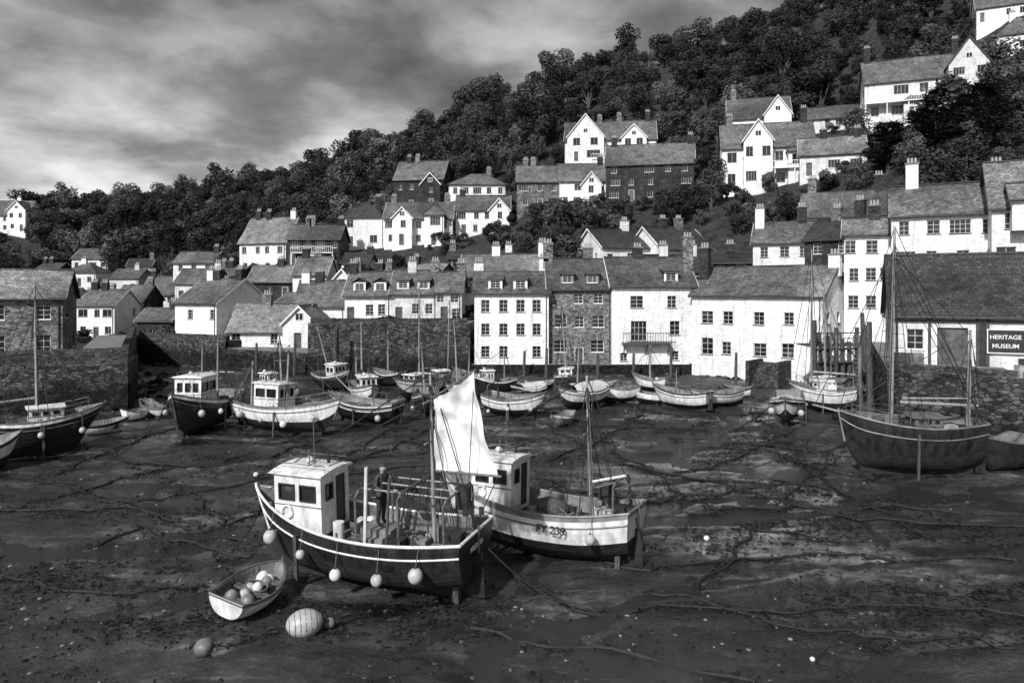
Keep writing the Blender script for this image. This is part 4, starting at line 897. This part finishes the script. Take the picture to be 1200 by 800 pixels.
boat('open_fishing_boat',(466,45.8),(390,47.5),B=2.2,D_=1.05,sb=.6,tw=.8,bands=[(.5,AF),(.74,HD),(.8,HW),(.93,HD),(1,HW)],dk=.5,fend=2,clut=9,gallow=[(-.25,.8,.7)],seed=14,booms=[((0,0,.9),(2.2,.2,2.9),.05)])
boat('cabin_cruiser',(376,62),(408,59.5),B=2.1,D_=1.1,sb=.5,tw=.8,bands=BD,dk=.4,wh=(-.05,.25,.6,1.3),clut=3,masts=[(-.1,4.,-1.6)],seed=15)
boat('open_fishing_boat',(442,60),(402,61.5),B=2.,D_=1.,sb=.5,bands=BD,dk=.45,clut=6,masts=[(.1,2.6,0)],seed=16)
boat('rowing_boat',(146,47),(176,48.5),B=1.2,D_=.5,sb=.2,tw=.6,dk=.35,thw=3,legs=False,clut=1,bands=[(.85,HW),(1,HW)],seed=2)
boat('rowing_boat',(170,50.5),(190,47),B=1.2,D_=.5,sb=.2,tw=.6,dk=.35,thw=3,legs=False,clut=1,bands=[(.85,HW),(1,HG)],seed=3)
boat('sailing_boat',(517,58),(466,54),B=2.,D_=1.3,sb=.4,tw=.5,rake=.8,bands=BW,cab=(-.05,.25,.6,.6),masts=[(.02,7.2,0)],dk=.25,rail=True,clut=2,booms=[((.1,0,2.2),(-1.8,0,2.1),.07)],seed=17)
boat('sailing_boat',(540,63),(500,61),B=1.9,D_=1.2,sb=.4,tw=.5,rake=.7,bands=BW,cab=(-.05,.25,.55,.55),masts=[(-.1,6.4,0)],dk=.25,clut=2,seed=18)
boat('open_fishing_boat',(600,60),(556,58.5),B=2.,D_=1.1,sb=.6,bands=BD,dk=.45,clut=7,wh=(.05,.25,.55,1.2),masts=[(-.3,2.6,0)],seed=19)
boat('open_fishing_boat',(572,49.5),(636,47.5),B=2.,D_=1.1,sb=.5,bands=BW,dk=.4,clut=7,rail=True,fend=3,gallow=[(-.4,.7,.8)],seed=20)
boat('rowing_boat',(618,61),(652,62),B=1.3,D_=.6,sb=.2,tw=.6,dk=.35,thw=3,legs=False,clut=0,bands=[(.85,HD),(1,HW)],seed=2)
boat('covered_boat',(704,53),(656,50),B=2.1,D_=1.1,sb=.4,bands=BW,dk=.4,clut=0,cover=(-.48,.3,.5),seed=21,masts=[(.1,3.2,0)])
boat('open_fishing_boat',(744,55),(700,54),B=2.,D_=1.,sb=.5,bands=BW,dk=.4,clut=5,rail=True,seed=22)
boat('rowing_boat',(788,53.5),(742,55),B=1.6,D_=.75,sb=.3,tw=.6,dk=.45,thw=3,legs=False,clut=2,bands=[(.6,HD),(.85,HW),(1,HW)],seed=23,motor=True)
boat('open_fishing_boat',(830,50.5),(768,53),B=1.9,D_=.95,sb=.5,tw=.7,dk=.5,legs=False,clut=4,thw=3,bands=[(.4,AF),(.9,HW),(1,HD)],seed=24,booms=[((.4,0,.8),(.4,0,2.6),.03)])
boat('rowing_boat',(866,53),(812,52),B=1.7,D_=.8,sb=.35,tw=.6,dk=.45,thw=3,legs=False,clut=2,bands=[(.4,AF),(.9,HW),(1,VAR)],seed=25)
boat('open_fishing_boat',(250,60),(222,57),B=2.,D_=1.1,sb=.5,bands=BW,dk=.4,clut=6,masts=[(0,3.2,0)],seed=41)
boat('cabin_cruiser',(336,58),(300,56),B=2.1,D_=1.1,sb=.5,bands=BW,dk=.4,wh=(-.05,.25,.6,1.2),clut=5,masts=[(-.3,3.4,0)],seed=42)
boat('rowing_boat',(352,52.5),(372,50.5),B=1.3,D_=.6,sb=.25,tw=.6,dk=.4,thw=3,legs=False,clut=1,bands=[(.85,HD),(1,HW)],seed=43)
boat('open_fishing_boat',(470,64),(440,65),B=2.,D_=1.05,sb=.5,bands=BD,dk=.4,clut=6,masts=[(0,3.8,0)],seed=44)
boat('rowing_boat',(440,54),(418,53),B=1.3,D_=.6,sb=.25,tw=.6,dk=.4,thw=3,legs=False,clut=1,bands=[(.85,HW),(1,HD)],seed=45)
boat('open_fishing_boat',(566,64),(532,65.5),B=2.,D_=1.05,sb=.5,bands=BW,dk=.4,clut=6,masts=[(0,3.,0)],seed=46)
boat('rowing_boat',(540,50),(510,49),B=1.4,D_=.6,sb=.25,tw=.6,dk=.4,thw=3,legs=False,clut=2,bands=[(.85,HW),(1,HG)],seed=47)
boat('covered_boat',(606,54.5),(640,56),B=1.9,D_=1.,sb=.4,bands=BD,dk=.4,clut=0,cover=(-.45,.35,.35),seed=48)
boat('rowing_boat',(690,60),(722,61),B=1.5,D_=.65,sb=.25,tw=.6,dk=.4,thw=3,legs=False,clut=1,bands=[(.85,HD),(1,HW)],seed=49)
boat('open_fishing_boat',(780,61),(744,62),B=1.9,D_=.95,sb=.5,bands=BW,dk=.4,clut=6,masts=[(0,2.8,0)],seed=50)
boat('rowing_boat',(880,57.5),(850,58.5),B=1.5,D_=.65,sb=.25,tw=.6,dk=.4,thw=3,legs=False,clut=1,bands=[(.85,HW),(1,HD)],seed=51)
boat('open_fishing_boat',(502,53),(497,47.5),B=1.9,D_=1.,sb=.5,bands=BD,dk=.4,clut=7,masts=[(.1,3.6,.2)],seed=52,fend=2)
boat('cabin_cruiser',(420,56.5),(436,51.5),B=2.,D_=1.1,sb=.5,bands=BW,dk=.4,wh=(0,.28,.6,1.2),clut=5,masts=[(-.2,4.6,0)],seed=53)
boat('open_fishing_boat',(340,51.5),(318,47.5),B=1.9,D_=1.,sb=.5,bands=BD,dk=.4,clut=7,masts=[(-.1,4.2,-.2)],seed=54)
boat('open_fishing_boat',(542,55),(532,59.5),B=1.9,D_=1.,sb=.5,bands=BW,dk=.4,clut=7,masts=[(0,4.8,0)],seed=55)
boat('rowing_boat',(668,46.5),(650,44.8),B=1.3,D_=.55,sb=.25,tw=.6,dk=.4,thw=3,legs=False,clut=1,bands=[(.85,HG),(1,HW)],seed=56)
boat('sailing_boat',(660,58),(668,62.5),B=1.9,D_=1.2,sb=.4,tw=.5,rake=.7,bands=BD,cab=(-.05,.25,.55,.55),masts=[(.05,6.,0)],dk=.25,clut=2,seed=57)
boat('small_motor_boat',(925,49.5),(921,44),B=2.1,D_=1.2,sb=.5,tw=.8,bands=[(.5,AF),(.84,HW),(.88,HD),(1,HW)],dk=.45,clut=4,cover=(.0,.45,.25),fend=2,seed=26)
boat('sailing_boat',(1002,50),(930,51.5),B=2.3,D_=1.45,sb=.5,tw=.5,rake=.8,bands=BW,cab=(-.15,.2,.7,.65),masts=[(.2,9.6,0)],dk=.25,rail=True,clut=2,booms=[((.7,0,2.6),(-2,0,2.5),.08)],cover=(-.2,.12,.6),seed=27)
boat('sailing_boat',(985,56),(950,54),B=2.,D_=1.2,sb=.4,tw=.5,rake=.6,bands=BW,cab=(-.05,.25,.55,.55),masts=[(.0,7.,0)],dk=.25,clut=2,seed=38)
# big right boat
e,L,sec=boat('sailing_lugger',(1146,33.2),(986,34.),B=2.6,D_=2.15,sb=.5,ss=.15,tw=.55,rake=.3,bands=[(.56,AF),(.82,HD),(.86,HW),(.96,HD),(1,HG)],masts=[(.14,8.9,0),(-.42,4.2,0)],dk=.35,legs=True,clut=8,cab=(-.2,.0,.6,.55),cabm=VAR,rail=True,seed=28,caps=HG,booms=[((.5,0,3.1),(-2.9,0,3.),.08),((3.1,0,2.6),(4.3,0,2.9),.06),((.4,.1,3.3),(-2.5,.1,3.35),.05)],mr=.1)
a=MB(); tp=Vector((.14*L,0,11.)); 
for q in [(4.2,0,2.9),(-L/2,.4,2.3),(-2.9,0,3.),(-L*.42,0,6.2),(.9,1.2,2.4),(.9,-1.2,2.4),(-.2,1.25,2.3)]: a.path([tp-Z*U_(0,2.2),q],.018,DRK,4)
for s in (1,-1):
    for k in range(9): a.path([(.14*L-.42+.035*k,s*(1.2-.1*k),2.6+.62*k),(.14*L+.42-.035*k,s*(1.2-.1*k),2.6+.62*k)],.012,DRK,4)
a.build('shrouds_and_ratlines',e)
boat('workboat',(1200,35.),(1150,33.6),B=2.0,D_=1.3,sb=.4,bands=[(.6,AF),(1,HD)],dk=.4,clut=4,seed=29,legs=False)
boat('workboat',(-60,33),(18,35),B=2.2,D_=1.2,sb=.5,bands=[(.6,AF),(.9,HW),(1,HD)],dk=.4,clut=4,seed=30,legs=False)
def rope(p,q,s,r=.016,mt=RPD,name='mooring_rope'):
    m=MB(); m.path(sag(p,q,s),r,mt,5); m.build(name,smooth=True)
rope((gx(310,22.3),22.3,2.1),(gx(272,gd(645)),gd(645),.03),.25,.022)
rope((gx(572,19.7),19.7,1.5),(gx(690,gd(716)),gd(716),.03),.3,.022)
rope((gx(745,22),22,1.6),(gx(765,gd(668)),gd(668),.03),.1)
rope((gx(986,34),34,2.6),(gx(840,gd(560)),gd(560),.05),.5,.022)
rope((gx(1146,33.2),33.2,2.4),(29,38,4.2),.5); rope((gx(112,39),39,2),(-27.5,51.5,3.6),.6); rope((gx(204,40.8),40.8,2.2),(gx(120,gd(545)),gd(545),.05),.4,.022)
rope((gx(990,34),34,2.7),(21,41,4.3),.5); rope((gx(392,41.8),41.8,1.9),(gx(470,44),44,.1),.3); rope((gx(636,47.5),47.5,1.5),(gx(700,gd(520)),gd(520),.1),.3,.022)
rope((gx(1150,33.6),33.6,1.6),(27.5,35.2,4.15),.4,.02); rope((gx(930,51.5),51.5,1.9),(gx(860,gd(505)),gd(505),.05),.3,.022); rope((gx(390,47.5),47.5,1.5),(gx(340,gd(525)),gd(525),.05),.3,.022)
# timber pier & piles along side wall
def piles(name,a,b_,n_,hl,hh_,ladders,deck=None,seed=2):
    e=empty(name); m=MB(); r=random.Random(seed); u=(b_-a).normalized(); n=Vector((-u.y,u.x,0))
    for i in range(n_):
        t=i/(n_-1); q=a.lerp(b_,t)-n*.45; q.x+=r.uniform(-.12,.12); hh=r.uniform(hl,hl+.8) if i%3 else r.uniform(hh_,hh_+1.1)
        m.path([(q.x,q.y,-.4),(q.x+.05,q.y,hh*.5),(q.x+r.uniform(-.1,.1),q.y,hh)],[.2,.18,.16],TIM,9)
    for zz in (1.4,2.7,3.8):
        m.path([a-n*.7+Z*zz,b_-n*.7+Z*zz],.11,TIM,4)
    m.path([a-n*.72+Z*1.2,a.lerp(b_,.3)-n*.72+Z*3.8],.09,TIM,4); m.path([a.lerp(b_,.6)-n*.72+Z*3.8,b_-n*.72+Z*1.2],.09,TIM,4)
    for f in ladders:
        for k in range(12): m.path([a.lerp(b_,f)-n*.85+Z*(.3+k*.33)+u*.25,a.lerp(b_,f)-n*.85+Z*(.3+k*.33)-u*.25],.035,HG,5)
        for s_ in (.25,-.25): m.path([a.lerp(b_,f)-n*.85+u*s_+Z*.1,a.lerp(b_,f)-n*.85+u*s_+Z*4.9],.05,HG,5)
    if deck:
        k=int((b_-a).length/.24)
        for i in range(k):
            c=a.lerp(b_,i/k); m.box((c.x-.1,c.y-.5,3.95+.003*(i%2)),(c.x+.1,c.y+deck,4.05+.003*(i%2)),TIM)
        for i in range(5):
            c=a.lerp(b_,i/4)-n*.4; m.tube(c+Z*4,c+Z*5.1,.06,TIM)
        m.path([a-n*.4+Z*5.05,b_-n*.4+Z*5.05],.05,TIM,5); m.path([a-n*.4+Z*4.6,b_-n*.4+Z*4.6],.04,TIM,5)
    m.build('piles_and_walings',e)
piles('timber_pier',Vector((29.2,59.5,0)),Vector((21.2,42,0)),17,4.2,5.6,(.5,.8))
piles('timber_jetty',Vector((24.,58.4,0)),Vector((29.0,59.6,0)),9,4.2,5.2,(.3,.7),deck=2.6,seed=6)
def crates(name,x,y,z,seed,n=6):
    r=random.Random(seed); e=empty(name,(x,y,z)); m=MB()
    for i in range(n):
        a=r.uniform(-1.4,1.4);b=r.uniform(-.6,.6); k=r.random()
        if k<.5: m.box((a-.35,b-.22,0),(a+.35,b+.22,.3+.31*(i%3)),r.choice([CRATE,HG,TIM]))
        elif k<.8:
            m.ball((a,b,.22),.42,NET,(1.2,1,.75),12)
        else: m.tube((a,b,0),(a,b,.8),.26,r.choice([DRK,HG]),n=12)
    m.build('stack',e)
crates('fishing_gear_stack',22.5,40.2,4.14,1);crates('fishing_gear_stack',26.5,36.6,4.15,2,8);crates('fishing_gear_stack',-30,52,3.32,3);crates('fishing_gear_stack',26,60,4.06,4)
e=empty('stone_steps',(gx(884,66),63.9,0),math.radians(-40)); m=MB()
for k in range(8): m.box((-1.1,k*.32,-.5),(1.1,3.4,.24*(k+1)),STD)
m.box((-1.45,-.2,-.5),(-1.1,3.4,2.2),STD);m.box((1.1,-.2,-.5),(1.45,3.4,2.2),STD); m.build('steps',e)
for (px,d,hh) in [(640,69,3.),(614,70.5,2.6),(700,69,2.5),(786,69,3.2),(742,70,2.4),(862,64,3.),(345,71,3.4),(300,73,3.2),(392,70,5),(395,70.5,5)]:
    x=gx(px,d); m=MB(); m.path([(x,d,-.3),(x+.03,d,hh*.5),(x+.06,d,hh)],[.16,.14,.12],TIM,8); m.build('mooring_post',smooth=True)
m=MB()
for i in range(len(HP)-1):
    a=Vector(HP[i][:2]+(0,));b_=Vector(HP[i+1][:2]+(0,));u=(b_-a).normalized();n=Vector((-u.y,u.x,0))
    for k in range(int((b_-a).length*3)):
        q=a+u*RND()*(b_-a).length-n*(RND()**2*2.8+.1); rr_=U_(.08,.4); m.ball((q.x,q.y,rr_*.2+.05),rr_,random.choice([STD,QW,QW]),(U_(.8,1.5),U_(.8,1.4),U_(.5,.9)),7)
m.build('foreshore_rocks')
# ------------------------------------------------ world, sun, camera
w=bpy.data.worlds.new('World'); sc.world=w; w.use_nodes=True; nt=w.node_tree; bg=nt.nodes['Background']
SUN=Vector((.42,.78,-.68))
sk=nd(nt,'ShaderNodeTexSky',sky_type='NISHITA'); sk.sun_disc=False; sk.sun_elevation=math.radians(37.5); sk.sun_rotation=math.radians(208)
bw=nd(nt,'ShaderNodeRGBToBW'); nt.links.new(sk.outputs[0],bw.inputs[0])
tc=nd(nt,'ShaderNodeTexCoord'); sp=nd(nt,'ShaderNodeSeparateXYZ'); nt.links.new(tc.outputs['Generated'],sp.inputs[0])
zz=mth(nt,'ADD',mth(nt,'MAXIMUM',sp.outputs[2],0.),.24)
cb=nd(nt,'ShaderNodeCombineXYZ'); nt.links.new(mth(nt,'DIVIDE',sp.outputs[0],zz),cb.inputs[0]); nt.links.new(mth(nt,'DIVIDE',sp.outputs[1],zz),cb.inputs[1])
def wn(scale,det,ro,dist,off):
    mp=nd(nt,'ShaderNodeMapping'); mp.inputs['Location'].default_value=off; nt.links.new(cb.outputs[0],mp.inputs['Vector'])
    n1=nd(nt,'ShaderNodeTexNoise'); n1.inputs['Scale'].default_value=scale; n1.inputs['Detail'].default_value=det; n1.inputs['Roughness'].default_value=ro; n1.inputs['Distortion'].default_value=dist; nt.links.new(mp.outputs[0],n1.inputs['Vector']); return n1.outputs['Fac']
f=mth(nt,'ADD',mth(nt,'MULTIPLY',wn(.8,3,.5,.1,(3,1,0)),.5),mth(nt,'MULTIPLY',wn(2.6,9,.55,.1,(0,5,0)),.5))
cl=ramp(nt,f,[(.37,.12),(.46,.25),(.53,.46),(.61,.72)])
o=mul(nt,bw.outputs[0],cl); o=mul(nt,o,2.5); nt.links.new(o,bg.inputs['Color']); bg.inputs['Strength'].default_value=.12
ld=bpy.data.lights.new('sun','SUN'); ld.energy=4.9; ld.angle=math.radians(2.); ld.color=(1,.99,.98)
lo=bpy.data.objects.new('sun',ld); col.objects.link(lo); lo.rotation_euler=SUN.to_track_quat('-Z','Y').to_euler()
cd=bpy.data.cameras.new('camera'); co=bpy.data.objects.new('camera',cd); col.objects.link(co); co.location=(0,0,H); co.rotation_euler=(math.pi/2,0,0)
cd.sensor_width=36; cd.lens=F/1200*36; cd.shift_y=-60/1200; cd.clip_end=2000; cd.clip_start=.2; sc.camera=co
sc.view_settings.view_transform='Standard'; sc.view_settings.look='None'; sc.view_settings.exposure=0
